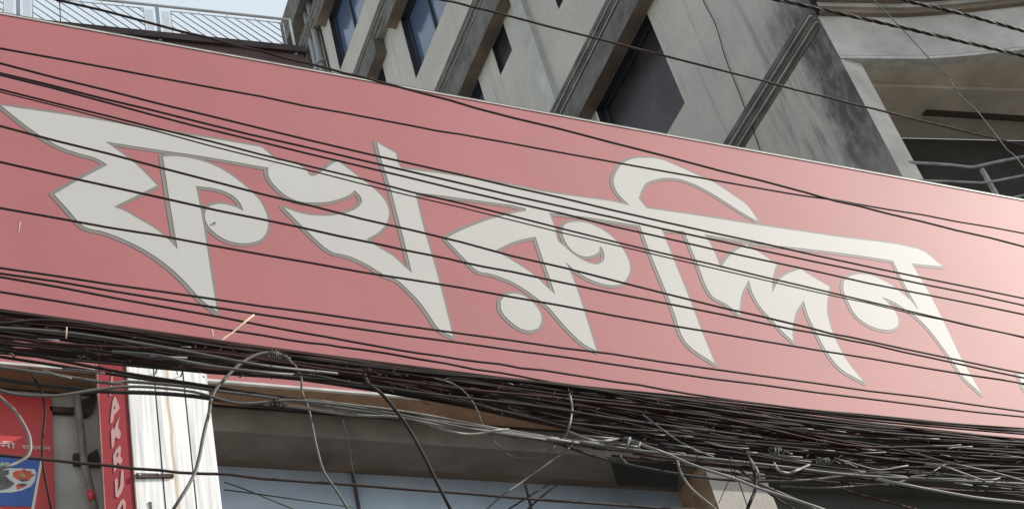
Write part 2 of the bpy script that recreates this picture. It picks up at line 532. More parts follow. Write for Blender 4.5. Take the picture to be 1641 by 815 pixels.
ledge(26.25, 0.27, 0.0, 15.3, [(7.3, 10.15, 25.505), (10.82, 13.75, 25.505), (2.3, 5.0, 25.505)])
ledge(30.30, 0.27, 0.0, 15.3, [(7.3, 10.15, 29.605), (10.85, 13.62, 29.605)])
ledge(14.12, 0.10, 0.02, 15.3)
mb = MB()
sbox(mb, -0.3, 15.6, 31.0, 31.9, -0.5, 0.35)
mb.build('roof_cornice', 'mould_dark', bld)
for s0 in (14.38, 14.08):
    mb = MB()
    mb.tube([S(s0, 5, 0.1), S(s0, 31, 0.1)], 0.085, 8)
    for z in (20.5, 24.6, 28.75): mb.tube([S(s0, z, 0.1), S(s0, z + 0.16, 0.1)], 0.11, 8)
    mb.build('drainpipe', 'pipe_grey', bld)
mb = MB()
for z in (17.8, 21.9, 26.0, 30.0):
    sbox(mb, 14.75, 15.32, z - 0.9, z, 0.0, 0.3)
mb.build('rear_hood', 'mould_dark', bld)
for s0, w0 in ((14.72, 0.10), (14.60, 0.02), (13.86, 0.06)):
    mb = MB(); mb.tube(crom([S(s0 + w0 * math.sin(z * 1.7), z, 0.03) for z in range(6, 32, 2)], 3), 0.022, 5); mb.build('service_wire', 'cable_dark_grey', bld)
mb = MB()
sbox(mb, 15.3, 16.0, 5, 31.0, -0.6, -0.05)
mb.build('rear_return', 'mould_brown', bld)

# front of the building: corner pilaster, recessed balcony
PX1 = 11.10
mb = MB()
mb.box(K0.x + 0.003, PX1, YC, YC + 0.03, 5, 13.99); mb.box(K0.x + 0.06, PX1, YC + 0.03, YC + 0.5, 5, 13.99)
mb.build('corner_pilaster', 'concrete_pale', bld)
zf0, zf1 = 13.247, 13.99
fr_b = [P(*q, 2, zf0) for q in ((1342, 95), (1480, 95), (1520, 92.5), (1560, 89), (1600, 85), (1641, 80))]
fr_b = [Vector((K0.x, YC - 0.004, zf0))] + fr_b[1:]
dlast = (fr_b[-1] - fr_b[-2]).normalized()
fr_b += [fr_b[-1] + dlast * 1.2, Vector((16, 6.2, zf0)), Vector((20, 5.0, zf0))]  # unseen end of the bulge, lengthened to shade the parapet and pilaster
def wallstrip(mb, line, z0, z1, off=0.0, thick=0.12, mi=0):
    """an upright strip along a plan line, `off` metres further out (-y side)"""
    nrm = []
    for i in range(len(line)):
        t = (line[min(i + 1, len(line) - 1)] - line[max(i - 1, 0)]); t.z = 0; t.normalize()
        nrm.append(Vector((t.y, -t.x, 0)))
    for i in range(len(line) - 1):
        a, b = line[i] + nrm[i] * off, line[i + 1] + nrm[i + 1] * off
        c, d = line[i + 1] - nrm[i + 1] * thick, line[i] - nrm[i] * thick
        q = [Vector((p.x, p.y, z0)) for p in (a, b, c, d)] + [Vector((p.x, p.y, z1)) for p in (a, b, c, d)]
        for f in ((3, 2, 1, 0), (4, 5, 6, 7), (0, 1, 5, 4), (2, 3, 7, 6)): mb.poly([q[k] for k in f], mi=mi)
mb = MB(); wallstrip(mb, fr_b, zf0 + 0.055, zf1); mb.build('balcony_parapet', 'concrete_pale', bld)
mb = MB(); wallstrip(mb, fr_b, zf0, zf0 + 0.043, off=0.006); mb.build('parapet_edge_strip', 'trim_white', bld)
mb = MB(); wallstrip(mb, fr_b, zf0 + 0.043, zf0 + 0.055, off=-0.015); mb.build('parapet_groove', 'trim_dark', bld)
for k, (mn, off) in enumerate((('mould_brown', 0.06), ('mould_light', 0.09), ('mould_brown', 0.20), ('mould_light', 0.24), ('mould_brown', 0.42))):
    mb = MB(); wallstrip(mb, fr_b, zf1 + 0.002 + 0.075 * k, zf1 + 0.07 + 0.075 * k, off=off); mb.build('cornice_moulding', mn, bld)
b0, b1 = P(1425, 221, 2, zf0), P(1641, 226, 2, zf0)
bd = (b1 - b0).normalized()
back = [b0 - bd * 0.8, b1 + bd * 8]
mb = MB()
mb.poly([Vector((K0.x + 0.02, YC + 0.01, zf0 + 0.004))] + [Vector((p.x, p.y + 0.1, zf0 + 0.004)) for p in fr_b[1:]] + [back[1] + Vector((0, 0, .004)), back[0] + Vector((0, 0, .004))])
mb.build('balcony_ceiling', 'ceiling_olive', bld)
mb = MB(); mb.poly([back[0], back[1], back[1] - Vector((0, 0, 3.2)), back[0] - Vector((0, 0, 3.2))]); mb.build('balcony_opening_shade', 'unlit_opening_tone', bld)  # flat sheet; its dark colour imitates the unlit opening
mb = MB()
c0, c1 = P(1485, 176, 2, zf0 - 0.06), P(1641, 186, 2, zf0 - 0.06)
cdv = (c1 - c0).normalized(); c1 = c1 + cdv * 3
off = Vector((0, 0.10, 0))
mb.hexa([c0, c1, c1 + off, c0 + off] + [p + Vector((0, 0, 0.06)) for p in (c0, c1, c1 + off, c0 + off)])
mb.build('ceiling_batten', 'iron_dark', bld)
mb = MB()
c0, c1 = P(1395, 138, 2, zf0 - 0.05), P(1641, 146, 2, zf0 - 0.05)
cdv = (c1 - c0).normalized(); c1 = c1 + cdv * 3; off = Vector((0, 0.5, 0))
mb.hexa([c0, c1, c1 + off, c0 + off] + [p + Vector((0, 0, 0.05)) for p in (c0, c1, c1 + off, c0 + off)])
mb.build('ceiling_beam', 'ceiling_olive', bld)
mb = MB(); mb.box(K0.x + 0.05, 20, YC - 0.2, 9.6, 10.15, 10.3); mb.build('balcony_floor', 'concrete_pale', bld)
# balcony railing: three bent rails and slanting flat bars
zr = P(1460, 260, 1, YC)[2]
def railpts(z, pxs):
    l = [P(*q, 2, z) for q in pxs]; d = (l[-1] - l[-2]).normalized()
    return l + [l[-1] + d * 1.0, l[-1] + d * 1.6 + Vector((1.5, 0.2, 0))]
mb = MB(); r1 = railpts(zr, ((1456, 260), (1520, 264), (1554, 268), (1562, 267.5), (1600, 259), (1641, 251))); mb.tube(r1, 0.018, 8); mb.build('handrail', 'rail_dull', bld)
z2 = P(1478, 289, 1, YC)[2]
mb = MB(); r2 = railpts(z2, ((1472, 289), (1530, 291), (1572, 293), (1600, 289), (1641, 281))); mb.tube(r2, 0.014, 8); mb.build('rail', 'rail_dull', bld)
mb = MB(); r3 = [p + Vector((0, 0, -0.27)) for p in r2]; mb.tube(r3, 0.014, 8); mb.build('rail', 'rail_dull', bld)
for x_ in (11.98, 12.75, 13.5):
    k = min(range(len(r1)), key=lambda i: abs(r1[i].x - x_))
    y_ = r1[k].y
    mb = MB(); mb.box(x_ - 0.022, x_ + 0.022, y_ - 0.02, y_ + 0.02, zr - 1.1, zr - 0.015); mb.build('baluster', 'rail_dull', bld)

# wire hanging down the concrete wall
mb = MB()
w_ = [S(*SU(*q, 0.03), 0.03) for q in ((1110, -45), (1126.5, 0), (1147, 41), (1163, 94), (1185, 150), (1201, 194), (1218, 240), (1232, 290))]
mb.tube(crom(w_, 5), 0.007, 5)
mb.build('hanging_wire', 'cable_dark_grey', None, 'thin dark wire running down the plain grey concrete wall left of the mouldy corner', 'wire')

# ------------------------------------------------------------------ rooftop building and railing at upper left
Yr = 12.0
zt = P(464, 32, 1, Yr).z
zb = P(474, 76, 1, Yr).z
ra, rb = P(464, 32, 2, zt), P(167, 0, 2, zt)
rd = (rb - ra); rd.z = 0; rd.normalize()          # runs to the left
rn = Vector((rd.y, -rd.x, 0))                      # away / toward
if rn.y > 0: rn = -rn
rb0 = Vector((ra.x, ra.y, 0))
rt = thing('rooftop_building', rb0, 'dark maroon roof parapet peeking above the signboard at its left end', 'building')
mb = MB()
back_ = -rn * 6
a, b = rb0 - rd * 0.10, rb0 + rd * 9
def boxline(mb, a, b, dep, z0, z1):
    q = [a, b, b + dep, a + dep]
    mb.hexa([Vector((p.x, p.y, z0)) for p in q] + [Vector((p.x, p.y, z1)) for p in q])
boxline(mb, a - rn * 0.0, b, back_, 4, zb - 0.13)
mb.build('wall', 'maroon_wall', rt)
mb = MB(); boxline(mb, a - rd * 0.03 + rn * 0.05, b + rn * 0.05, -rn * 0.3, zb - 0.13, zb - 0.02); mb.build('parapet_coping', 'maroon_dark', rt)
mb = MB(); boxline(mb, a - rd * 0.9, a - rd * 0.02, back_, 4, zb - 0.45); mb.build('side_block', 'maroon_wall', rt)
rl = thing('roof_railing', (rb0.x, rb0.y, zb), 'pale metal roof railing of slanting bars against the sky above the signboard', 'railing')
def RP(t, z, o=0.0): 
    p = rb0 + rd * t + rn * o; return Vector((p.x, p.y, z))
H = zt - zb
mb = MB(); mb.tube([RP(0, zt), RP(8.5, zt)], 0.020, 8); mb.build('handrail', 'rail_white', rl)
def tpos(x, y, z):
    w = P(x, y, 2, z); return (w - ra).dot(rd)
def tvert(x, y):
    """distance along the railing plane where this sight line meets it"""
    d = ray(x, y); w = CAM + d * ((rb0 - CAM).dot(rn) / d.dot(rn)); return (w - rb0).dot(rd), w.z
tp = [0.0, tvert(253, 30)[0], tvert(29, 10)[0]]
tp.append(tp[2] + (tp[2] - tp[1]))
mid = tvert(96, 15)[0]
for t in tp:
    mb = MB(); mb.tube([RP(t, zb - 0.15), RP(t, zt)], 0.024 if t > 0.1 else 0.018, 8); mb.build('post', 'rail_grey' if t > 0.1 else 'rail_white', rl)
panels = []
gap = 0.17
mids = [tp[0] + 0.10, tp[1] - gap], [tp[1] + gap, mid], [mid, tp[2] - gap], [tp[2] + gap, tp[3] - gap]
zsub, zlow = zt - 0.085, zb + 0.03
for (t0, t1) in mids:
    panels.append((t0, t1))
    mb = MB()
    for (p, q) in (((t0, zsub), (t1, zsub)), ((t0, zlow), (t1, zlow)), ((t0, zlow), (t0, zsub)), ((t1, zlow), (t1, zsub))):
        mb.tube([RP(*p), RP(*q)], 0.007, 6)
    mb.build('panel_frame', 'rail_white', rl)
    n = int((t1 - t0) / 0.5) + 1
    for k in range(1, n + 1):
        tt = t0 + (t1 - t0) * k / (n + 1)
        mb = MB(); mb.tube([RP(tt, zsub), RP(tt, zt)], 0.006, 5); mb.build('spigot', 'rail_white', rl)
for t in tp[1:3]:
    for s in (-1, 1):
        mb = MB(); a_, b_ = t + s * 0.055, t + s * (gap - 0.02)
        q = [RP(min(a_, b_), zb), RP(max(a_, b_), zb)]
        mb.hexa([q[0], q[1], q[1] - rn * 0.01, q[0] - rn * 0.01, q[0] + Vector((0, 0, H - 0.1)), q[1] + Vector((0, 0, H - 0.1)), q[1] - rn * 0.01 + Vector((0, 0, H - 0.1)), q[0] - rn * 0.01 + Vector((0, 0, H - 0.1))])
        mb.build('infill_plate', 'plate_pale', rl)
# slanting bars: one shared mesh for full bars, clipped ones at the panel ends
full = None
hb = zsub - zlow
ta = tvert(268, 23); tb_ = tvert(317, 58)
lean = 0.62 * hb / 0.42
ta, tb_ = tvert(172, 9), tvert(226, 47)
slope = (ta[0] - tb_[0]) / max(0.05, (ta[1] - tb_[1]))
lean = slope * hb * 1.08
step = abs(tvert(290, 20)[0] - tvert(308, 21.9)[0])
for (t0, t1) in panels:
    t = t0 - abs(lean) + step * 0.5
    while t < t1 + abs(lean):
        p, q = [t + lean, zsub], [t, zlow]
        # clip to the panel
        def clip(p, q):
            for (e, sgn) in ((t0, 1), (t1, -1)):
                fp, fq = (p[0] - e) * sgn, (q[0] - e) * sgn
                if fp < 0 and fq < 0: return None
                if fp < 0 or fq < 0:
                    u = fp / (fp - fq); c = [p[0] + (q[0] - p[0]) * u, p[1] + (q[1] - p[1]) * u]
                    if fp < 0: p = c
                    else: q = c
            return p, q
        c = clip(p, q)
        t += step
        if not c or abs(c[0][1] - c[1][1]) < 0.03: continue
        p, q = c
        if abs((p[1] - q[1]) - hb) < 1e-4 and full is not None:
            o = bpy.data.objects.new('bar', full.data); COL.objects.link(o); o.parent = rl
            o.location = RP(q[0], zb) - RP(full_t, zb); continue
        mb = MB(); mb.tube([RP(*p), RP(*q)], 0.0075, 5)
        o = mb.build('bar', 'rail_grey', rl)
        if abs((p[1] - q[1]) - hb) < 1e-4: full = o; full_t = q[0]
# lattice gate panel behind the end of the railing
mb = MB()
for k in range(6):
    mb.tube([RP(0.15 + 0.12 * k, zb - 0.05, -0.35), RP(0.30 + 0.12 * k, zb + 0.30, -0.35)], 0.008, 5)
    mb.tube([RP(0.30 + 0.12 * k, zb - 0.05, -0.35), RP(0.15 + 0.12 * k, zb + 0.30, -0.35)], 0.008, 5)
mb.tube([RP(0.1, zb + 0.32, -0.35), RP(0.95, zb + 0.32, -0.35)], 0.015, 6)
mb.build('lattice_panel', 'rail_grey', rl)

# ------------------------------------------------------------------ the signboard
SY, SZ0, SZ1, SX0, SX1 = 6.0, 6.315, 8.900, -0.9, 11.2
sg = thing('signboard', (5, SY, SZ0), 'long faded red shop signboard with large white Bengali lettering outlined in grey', 'signboard')
mb = MB(); mb.box(SX0, SX1, SY, SY + 0.19, SZ0, SZ1); mb.build('panel', 'sign_red', sg)
mb = MB(); mb.box(SX0 - 0.01, SX1 + 0.01, SY - 0.006, SY + 0.19, SZ1, SZ1 + 0.009); mb.build('top_edge_strip', 'trim_white', sg)
mb = MB(); mb.box(SX0 - 0.01, SX1 + 0.01, SY - 0.004, SY + 0.02, SZ1 + 0.009, SZ1 + 0.020); mb.build('top_edge_dark_strip', 'trim_dark', sg)  # dark strip over the pale one along the top edge
mb = MB(); mb.box(SX0 - 0.01, SX1 + 0.01, SY - 0.006, SY + 0.012, SZ0 - 0.014, SZ0); mb.build('bottom_edge_strip', 'trim_white', sg)
mb = MB(); mb.box(SX0, SX1, SY + 0.014, SY + 0.19, SZ0 - 0.012, SZ0 - 0.001); mb.build('underside', 'soffit_brown', sg)

OR = {'A': (0, 150), 'B': (220, 220), 'C': (400, 210), 'D': (580, 300), 'E': (780, 300), 'F': (980, 240), 'G': (1080, 370), 'H': (1300, 380)}
def T(spec):
    out = []; cur = None
    for tok in spec.split():
        if tok.endswith(':'): cur = tok[:-1]; continue
        x, y = map(float, tok.split(','))
        if cur and cur != 'p':
            ox, oy = OR[cur]; x, y = ox + x / 3.396, oy + y / 3.396
        out.append((x, y))
    return out
L1 = T('A: 5,65 250,100 400,122 630,160 740,182 p: 319.6,219 380,229 415.8,235.3 420,236.5 444,257 430.7,268.8 420,267 322,250 260,241 169,227 A: 740,385 p: 251.8,297 A: 620,615 p: 202,339 220,349.6 245,364 268,382 284.8,399.6 B: 175,340 140,105 200,103 280,112 380,138 470,180 550,235 620,295 670,350 700,410 712,470 700,520 670,555 620,572 560,575 490,560 430,525 385,480 367,430 375,395 400,372 450,362 520,375 578,400 555,350 500,305 420,278 318,265 350,420 385,640 412,815 p: 347.9,499.5 322,478.8 296.3,450.5 268,424.7 231.9,400 193,381 165,370.6 135,363 A: 370,630 295,548 420,475 585,388 520,350 430,325 330,290 230,235 130,165')
L2 = T('p: 444,257 C: 210,165 260,182 300,205 330,243 355,243 400,215 440,185 480,162 570,232 660,300 715,350 748,400 758,450 745,500 700,550 635,588 p: 603,394 D: 170,375 235,435 272,465 230,290 180,100 155,5 C: 715,150 692,62 795,120 815,190 p: 645.5,270.5 700,277.3 760,286.5 820,296.6 820,328.6 735,317 697.8,312 665.4,308.5 D: 330,200 380,370 430,550 470,710 495,812 420,770 370,700 320,630 250,555 185,500 p: 615,439.7 588.5,423.5 559,410 C: 435,650 310,540 185,415 270,445 360,460 460,458 540,440 590,415 612,385 603,355 570,322 545,345 490,368 420,385 330,388 260,380 190,345 140,300 110,260 100,225 p: 430.7,268.8')
L3 = T('p: 820,296.6 877.3,308.2 980.4,322.4 1008.9,329 1008,358.8 980,354 927,346 880,341 889,364.8 894,385.4 903.7,394 915.5,404.5 933,416 950.8,423 959.6,423 967,417.8 968.5,409 966,400 961,393.6 960.5,401.6 953.7,407.5 940.5,411 927,408 915.5,400 906.6,388 901,373.6 903,363 909.6,357.4 921,355.4 936,356 953.7,361.8 974,373.6 992,391 1003.8,409 1009.7,426.6 1007,441 998,453 986,456.7 968.5,455 945,447 921,432.5 907,420 919.9,450 933,488.5 947.7,535.6 956,562.3 934,549.5 912.5,529.7 897.8,513.5 880,492.9 859.5,476.7 839,462 818,450 786,438.4 765.5,434 744.9,414.8 714,382.5 733,372 756.7,361.8 786.5,351 824,341.2 842.7,337.7 841.8,333.9 820,328.6')
L3h = T('p: 858,379 824,386.9 792,401.8 809.4,410.4 833,425 856.6,441.3 877,460.5 889.5,471.7 881.6,447 871,417.8')
L3d = T('E: 75,620 100,590 145,577 200,590 250,625 290,680 298,725 280,765 235,778 180,765 120,720 80,670')
L4 = T('p: 1008.9,329 991.8,312 983.5,296 984,284 994.7,265 1012,255 1033,253 1056.6,255 1083,265 1121,282 1145,293 1174,312 1198,329.8 1215.6,355.4 1186,338.6 1150.8,316 1121,299 1092,287.7 1068,285 1050.7,287.7 1036,293 1028.6,303.3 1023.6,318 1036,333.6 1109,344 1220,361.5 1220,390.7 1129,375.5 1143,399.4 1155,430 1165.4,414 1180,401 1196,392 1206.6,398 1227,411 1245,424.5 1242,428.9 1237.5,449.5 1237.5,468.6 1247.8,449.5 1262.6,438.3 1283,431 1300,441.8 1329.4,459 1325,489 1328,512.5 1338,542 1359,580 1384.8,612 1348.6,591.4 1326.5,565.5 1315.6,546.7 1295,505.5 1287.6,481 1276,499 1270,526 1270.8,546.7 1253.7,530.5 1236,511 1218,490.7 1205,467 1199.8,448 1190,467 1186,484.8 1185,504.9 1165,487.8 1138.9,471.6 1118,423 1096,370.4 1060.5,368 1080,416.7 1103.7,475.6 1124,529 1146,582.6 1099,548 1080,499.6 1071,475.6 1043,407.8 1025.6,361.3 1008,358.8')
L5 = T('p: 1220,361.5 1344,379.5 1472,399 1510.5,427 1460.5,422 1491.4,474 1520.8,533 1540,573 1573,631 1546,606 1538.5,596.4 1523.8,574.3 1509,553.7 1488.5,527 1467.8,506.6 1450,494.8 1432.5,483.7 1413.4,475.7 1434,497.8 1439.9,512.5 1438.4,522.8 1426.6,527.8 1409,526.6 1388,518.4 1370.7,503.7 1359,483 1351.5,465.4 1352,450.7 1361.8,442.4 1379.5,438.9 1400,442.4 1423.7,453.6 1438.4,464 1459,481.6 1472,496 1447,450.7 1431,417.7 1380,409.7 1320,401.8 1220,390.7')
L6 = T('p: 1632,600 1645,597 1668,603 1672,628 1655,640 1641,622')
def on_sign(q): 
    w = P(q[0], q[1], 1, SY - 0.003); return (w.x, w.z)
glyphs = []
for pts, hol in ((L1, []), (L2, []), (L3, [L3h]), (L3d, []), (L4, []), (L5, []), (L6, [])):
    a = [on_sign(p) for p in smooth_loop(pts)]
    h = [[on_sign(p) for p in smooth_loop(x)] for x in hol]
    glyphs.append((a, h))
def dil(poly, w, seams=()):
    """polygons that thicken an outline by w: one quad per edge and a disc per corner"""
    out = []
    for i in range(len(poly)):
        a, b = poly[i - 1], poly[i]
        dx, dy = b[0] - a[0], b[1] - a[1]; L = math.hypot(dx, dy)
        if L < 1e-6: continue
        nx, ny = -dy / L * w, dx / L * w
        out.append([(a[0] + nx, a[1] + ny), (b[0] + nx, b[1] + ny), (b[0] - nx, b[1] - ny), (a[0] - nx, a[1] - ny)])
        out.append([(b[0] + w * math.cos(k * math.pi / 4 + .2), b[1] + w * math.sin(k * math.pi / 4 + .2)) for k in range(8)])
    return out
# grey outline: everything within 17 mm of a letter, cut as one vinyl sheet
mb = MB()
polys = []
for a, h in glyphs:
    polys.append(a); polys += dil(a, 0.0215)
    for x in h: polys += dil(x, 0.0215)
hs = []
V, Fc = [], []
def union_tris(polys, cut):
    """union; `cut` = polygons removed unless covered by polys after index n0"""
    V, Fc = [], []
    for q in polys:
        if area2(q) < 0: q = q[::-1]
        Fc.append(list(range(len(V), len(V) + len(q)))); V += [Vector(p) for p in q]
    ov, oe, of, _, _, og = delaunay_2d_cdt(V, [], Fc, 0, 1e-5, True)
    return ov, of, og
ov, of, og = union_tris(polys + [h for _, hh in glyphs for h in hh], None)
nP = len(polys)
glyph_idx, k = [], 0
for a, h in glyphs:
    glyph_idx.append(k); k += 1 + 2 * len(a) + sum(2 * len(x) for x in h)
# (indices are approximate when zero-length edges were skipped, so test by geometry instead)
P3 = [Vector((v[0] - 0.004, SY - 0.0015, v[1] - 0.003)) for v in ov]
edges = {}
gbb = [(min(p[0] for p in a) - .03, max(p[0] for p in a) + .03, min(p[1] for p in a) - .03, max(p[1] for p in a) + .03) for a, h in glyphs]
def near_glyph(c):
    for (a, h), bb in zip(glyphs, gbb):
        if not (bb[0] < c[0] < bb[1] and bb[2] < c[1] < bb[3]): continue
        if inside(c, a) and not any(inside(c, x) for x in h): return True
        for x in [a] + h:
            for i in range(len(x)):
                p, q = x[i - 1], x[i]
                if min(p[0], q[0]) - .025 > c[0] or max(p[0], q[0]) + .025 < c[0] or min(p[1], q[1]) - .025 > c[1] or max(p[1], q[1]) + .025 < c[1]: continue
                ex, ez = q[0] - p[0], q[1] - p[1]; LL = ex * ex + ez * ez or 1e-9
                u = max(0, min(1, ((c[0] - p[0]) * ex + (c[1] - p[1]) * ez) / LL))
                if math.hypot(c[0] - p[0] - u * ex, c[1] - p[1] - u * ez) < 0.0216: return True
    return False
for f in of:
    c = (sum(ov[i][0] for i in f) / 3, sum(ov[i][1] for i in f) / 3)
    if not near_glyph(c): continue
    mb.poly([P3[i] for i in f])
    for a, b in ((f[0], f[1]), (f[1], f[2]), (f[2], f[0])):
        if (b, a) in edges: edges.pop((b, a))
        else: edges[(a, b)] = 1
for (a, b) in edges:
    mb.poly([P3[a], P3[b], P3[b] + Vector((0, .001, 0)), P3[a] + Vector((0, .001, 0))])
mb.build('letter_outline', 'vinyl_grey', sg)
for k, (a, h) in enumerate(glyphs):
    mb = MB()
    sheet(mb, [a], h, lambda u, v: (u, SY - 0.003, v), back=(0, 0.001, 0))
    mb.build('letter_dot' if k == 3 else 'letter', 'vinyl_white', sg)
# small hole in the first letter, pale scratches on the red
mb = MB(); q = [P(x, y, 1, SY - 0.010) for x, y in ((341, 357), (344, 355), (346, 357), (343, 360))]; mb.prism(q, (0, 0.0015, 0)); mb.build('drilled_hole', 'trim_dark', sg)
mb = MB()
for (x0, y0, x1, y1, w) in ((32.5, 355, 30, 372, 1.0), (340, 527, 342, 540, 1.0)):
    q = [P(x, y, 1, SY - 0.002) for x, y in ((x0 - w, y0), (x0 + w, y0), (x1 + w * .6, y1), (x1 - w * .6, y1))]; mb.prism(q, (0, 0.0015, 0))
mb.build('scratch', 'trim_white', sg)

# ------------------------------------------------------------------ shop building under the sign
sh = thing('shop_building', (4, 6.2, 0), 'shaded shopfront below the signboard with concrete beam and bluish glass', 'building')
y1, y2 = 6.208, 6.524
zbm = 6.150
mb = MB(); mb.box(5.76, 11.5, y1 + 0.002, y1 + 0.6, zbm + 0.002, 6.30); mb.build('shade_toned_beam', 'shade_backdrop', sh)  # right end of the beam, its shade put into the colour
mb = MB(); mb.box(2.14, 5.755, y1, y1 + 0.25, zbm, 6.30); mb.build('beam', 'beam_grey', sh)
mb = MB(); mb.box(2.14, 5.75, y1 + 0.004, y2 + 0.3, zbm + 0.003, 6.29); mb.build('beam_soffit', 'beam_brown', sh)
mb = MB(); mb.box(2.16, 5.30, y2, y2 + 0.05, 3.2, zbm); fp = mb.build('window', 'shop_pane', sh)
mb = MB()
for x in (P(567, 775, 1, y2).x,): mb.box(x - 0.006, x + 0.006, y2 - 0.02, y2 - 0.001, 3.2, zbm)
mb.build('mullion', 'iron_dark', fp)
mb = MB(); mb.box(-1.0, 2.14, 6.2, 6.5, 0.13, 6.30); mb.build('left_wall', 'wall_shade', sh)
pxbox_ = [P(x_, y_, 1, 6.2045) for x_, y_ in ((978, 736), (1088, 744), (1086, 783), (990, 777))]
mb = MB(); mb.prism(pxbox_, (0, 0.003, 0)); mb.build('recess_shade_sheet', 'recess_shade_tone', sh)  # thin sheet on the beam, coloured near black for a shaded recess
mb = MB(); mb.box(5.74, 5.95, y2, y2 + 0.05, 3.2, zbm); mb.build('window', 'shop_pane', sh)
mb = MB(); mb.box(5.95, 11.5, y2 - 0.08, y2 + 0.3, 0.13, zbm); mb.build('shade_toned_wall', 'shade_backdrop', sh)  # wall at right, its shade put into the colour
mb = MB(); mb.box(-1, 11.5, 6.9, 7.2, 0.13, 8.7); mb.build('rear_wall', 'beam_grey', sh)
mb = MB(); mb.box(2.14, 5.95, 6.56, 6.9, 0.13, 3.19); mb.build('lower_wall', 'wall_shade', sh)
mb = MB()
mb.poly([(5.30, 6.203, 0.13), (5.74, 6.203, 0.13), (5.74, 6.203, zbm), (5.30, 6.203, zbm)], mi=0)
mb.poly([(5.30, 6.203, 0.13), (5.30, 6.203, zbm), (5.30, 6.53, zbm), (5.30, 6.53, 0.13)], mi=1)
mb.poly([(5.74, 6.203, 0.13), (5.74, 6.203, zbm), (5.74, 6.53, zbm), (5.74, 6.53, 0.13)], mi=0)
mb.build('pillar', ['plaster_stained', 'plaster_brown'], sh)

# old brackets and rotten pipe clamps on the left wall
def pxbox(pts, y, dep):
    mb = MB(); q = [P(x_, y_, 1, y) for x_, y_ in pts]; mb.prism(q, (0, dep, 0)); return mb
for pts in (((80, 650), (119, 652), (119, 660), (81, 658)), ((118, 725), (133, 726), (133, 742), (119, 741)), ((142, 727), (156, 718), (163, 743), (143, 743)), ((128, 640), (157, 632), (150, 655), (141, 664), (133, 664))):
    pxbox(pts, 6.17, 0.03).build('wall_bracket', 'iron_dark', sh)
pp = thing('drain_pipe', P(140, 734, 1, 6.12), 'dirty brown pipe with red tape running up the wall beside the red banner', 'pipe')
pw = [P(x, y, 1, 6.12) for x, y in ((123, 632), (127, 668), (131, 700), (134, 734), (141, 765), (148, 795), (153, 818), (160, 850))]
mb = MB(); mb.tube(crom(pw, 4), 0.018, 8); mb.build('tube', 'pipe_rust', pp)
mb = MB(); mb.tube([P(x, y, 1, 6.115) for x, y in ((144.5, 787), (149, 801))], 0.0187, 8); mb.build('red_tape', 'tape_red', pp)

# white sunlit pillar of metal sheets
X0, X1_, YP, ZP = 1.733, 2.136, 5.90, 6.288
wp = thing('white_pillar', (X0, YP, 0.13), 'sunlit white sheet-clad pillar with rust streak next to the vertical red banner', 'pillar')
for (a, b) in ((X0, 1.861), (1.869, 2.009), (2.017, X1_)):
    mb = MB(); mb.box(a, b, YP, YP + 0.29, 0.13, ZP)
    bm_ = mb.build('panel', 'white_sheet', wp)
mb = MB(); mb.box(1.861, 1.869, YP + 0.006, YP + 0.28, 0.13, ZP - 0.01); mb.box(2.009, 2.017, YP + 0.004, YP + 0.28, 0.13, ZP - 0.01); mb.build('joint', 'frame_dark', wp)
q = [P(x, y, 1, YP - 0.012) for x, y in ((218, 757), (278, 758), (279, 763), (219, 764.5))]
mb = MB(); mb.prism(q, (0, 0.012, 0)); st = mb.build('strap_hinge', 'iron_dark', wp)
for (x, y) in ((224, 760.5), (255, 759), (278, 759.5)):
    mb = MB(); c = P(x, y, 1, YP - 0.012); mb.tube([c, c - Vector((0, 0.005, 0))], 0.0045, 8); mb.build('bolt', 'trim_white', st)
for x, y in ((249, 598), (290, 602)):
    mb = MB(); c = P(x, y, 1, YP); mb.tube([c, c + Vector((0, -0.03, 0.004)), c + Vector((-0.006, -0.034, 0.014))], 0.004, 6); mb.build('hook', 'iron_dark', wp)
q = [P(x, y, 1, YP - 0.004) for x, y in ((238, 803), (243, 803), (244, 814), (240, 814))]
mb = MB(); mb.prism(q, (0, 0.003, 0)); mb.build('latch', 'cable_grey', wp)

# vertical red banner with the stacked pink letters
YB = 5.905
bn = thing('vertical_banner', (1.65, YB, 4.5), 'narrow red vertical banner with stacked pale italic letters beside the white pillar', 'banner')
mb = MB(); mb.box(1.588, 1.731, YB, YB + 0.02, 4.2, 6.285); mb.build('panel', 'banner_red', bn)
mb = MB(); mb.box(1.583, 1.588, YB - 0.004, YB + 0.02, 4.2, 6.285); mb.box(1.727, 1.7325, YB - 0.006, YB - 0.001, 4.2, 6.285); mb.build('edge', 'pipe_rust', bn)
def NL(s, off=0):
    return [(150 + float(a.split(',')[0]) / 6.79, 580 + (float(a.split(',')[1]) + off) / 6.79) for a in s.split()]
ban = [(NL('200,105 240,115 232,135 212,132 205,205 228,212 220,238 200,235 190,365 175,365 185,230'), []),
       (NL('230,365 250,400 285,495 250,545 228,560 208,650 180,662 190,560 205,430'), [NL('222,470 240,490 222,520')]),
       (NL('190,740 212,705 222,745 245,660 282,590 265,700 298,770 285,828 262,832 240,805 228,850 215,925 200,935 195,880'), []),
       (NL('290,118 298,150 290,235 318,280 290,330 255,300 245,380 222,420 220,340 212,240 240,170', 781), [NL('243,240 262,195 272,212 256,255', 781)]),
       (NL('305,385 325,390 330,560 300,640 265,690 240,680 230,500 255,470 262,500 262,620 290,560 298,420', 781), []),
       (NL('325,700 350,740 345,900 250,900 255,800 290,730', 781), [NL('292,800 322,750 322,880 285,880', 781)])]
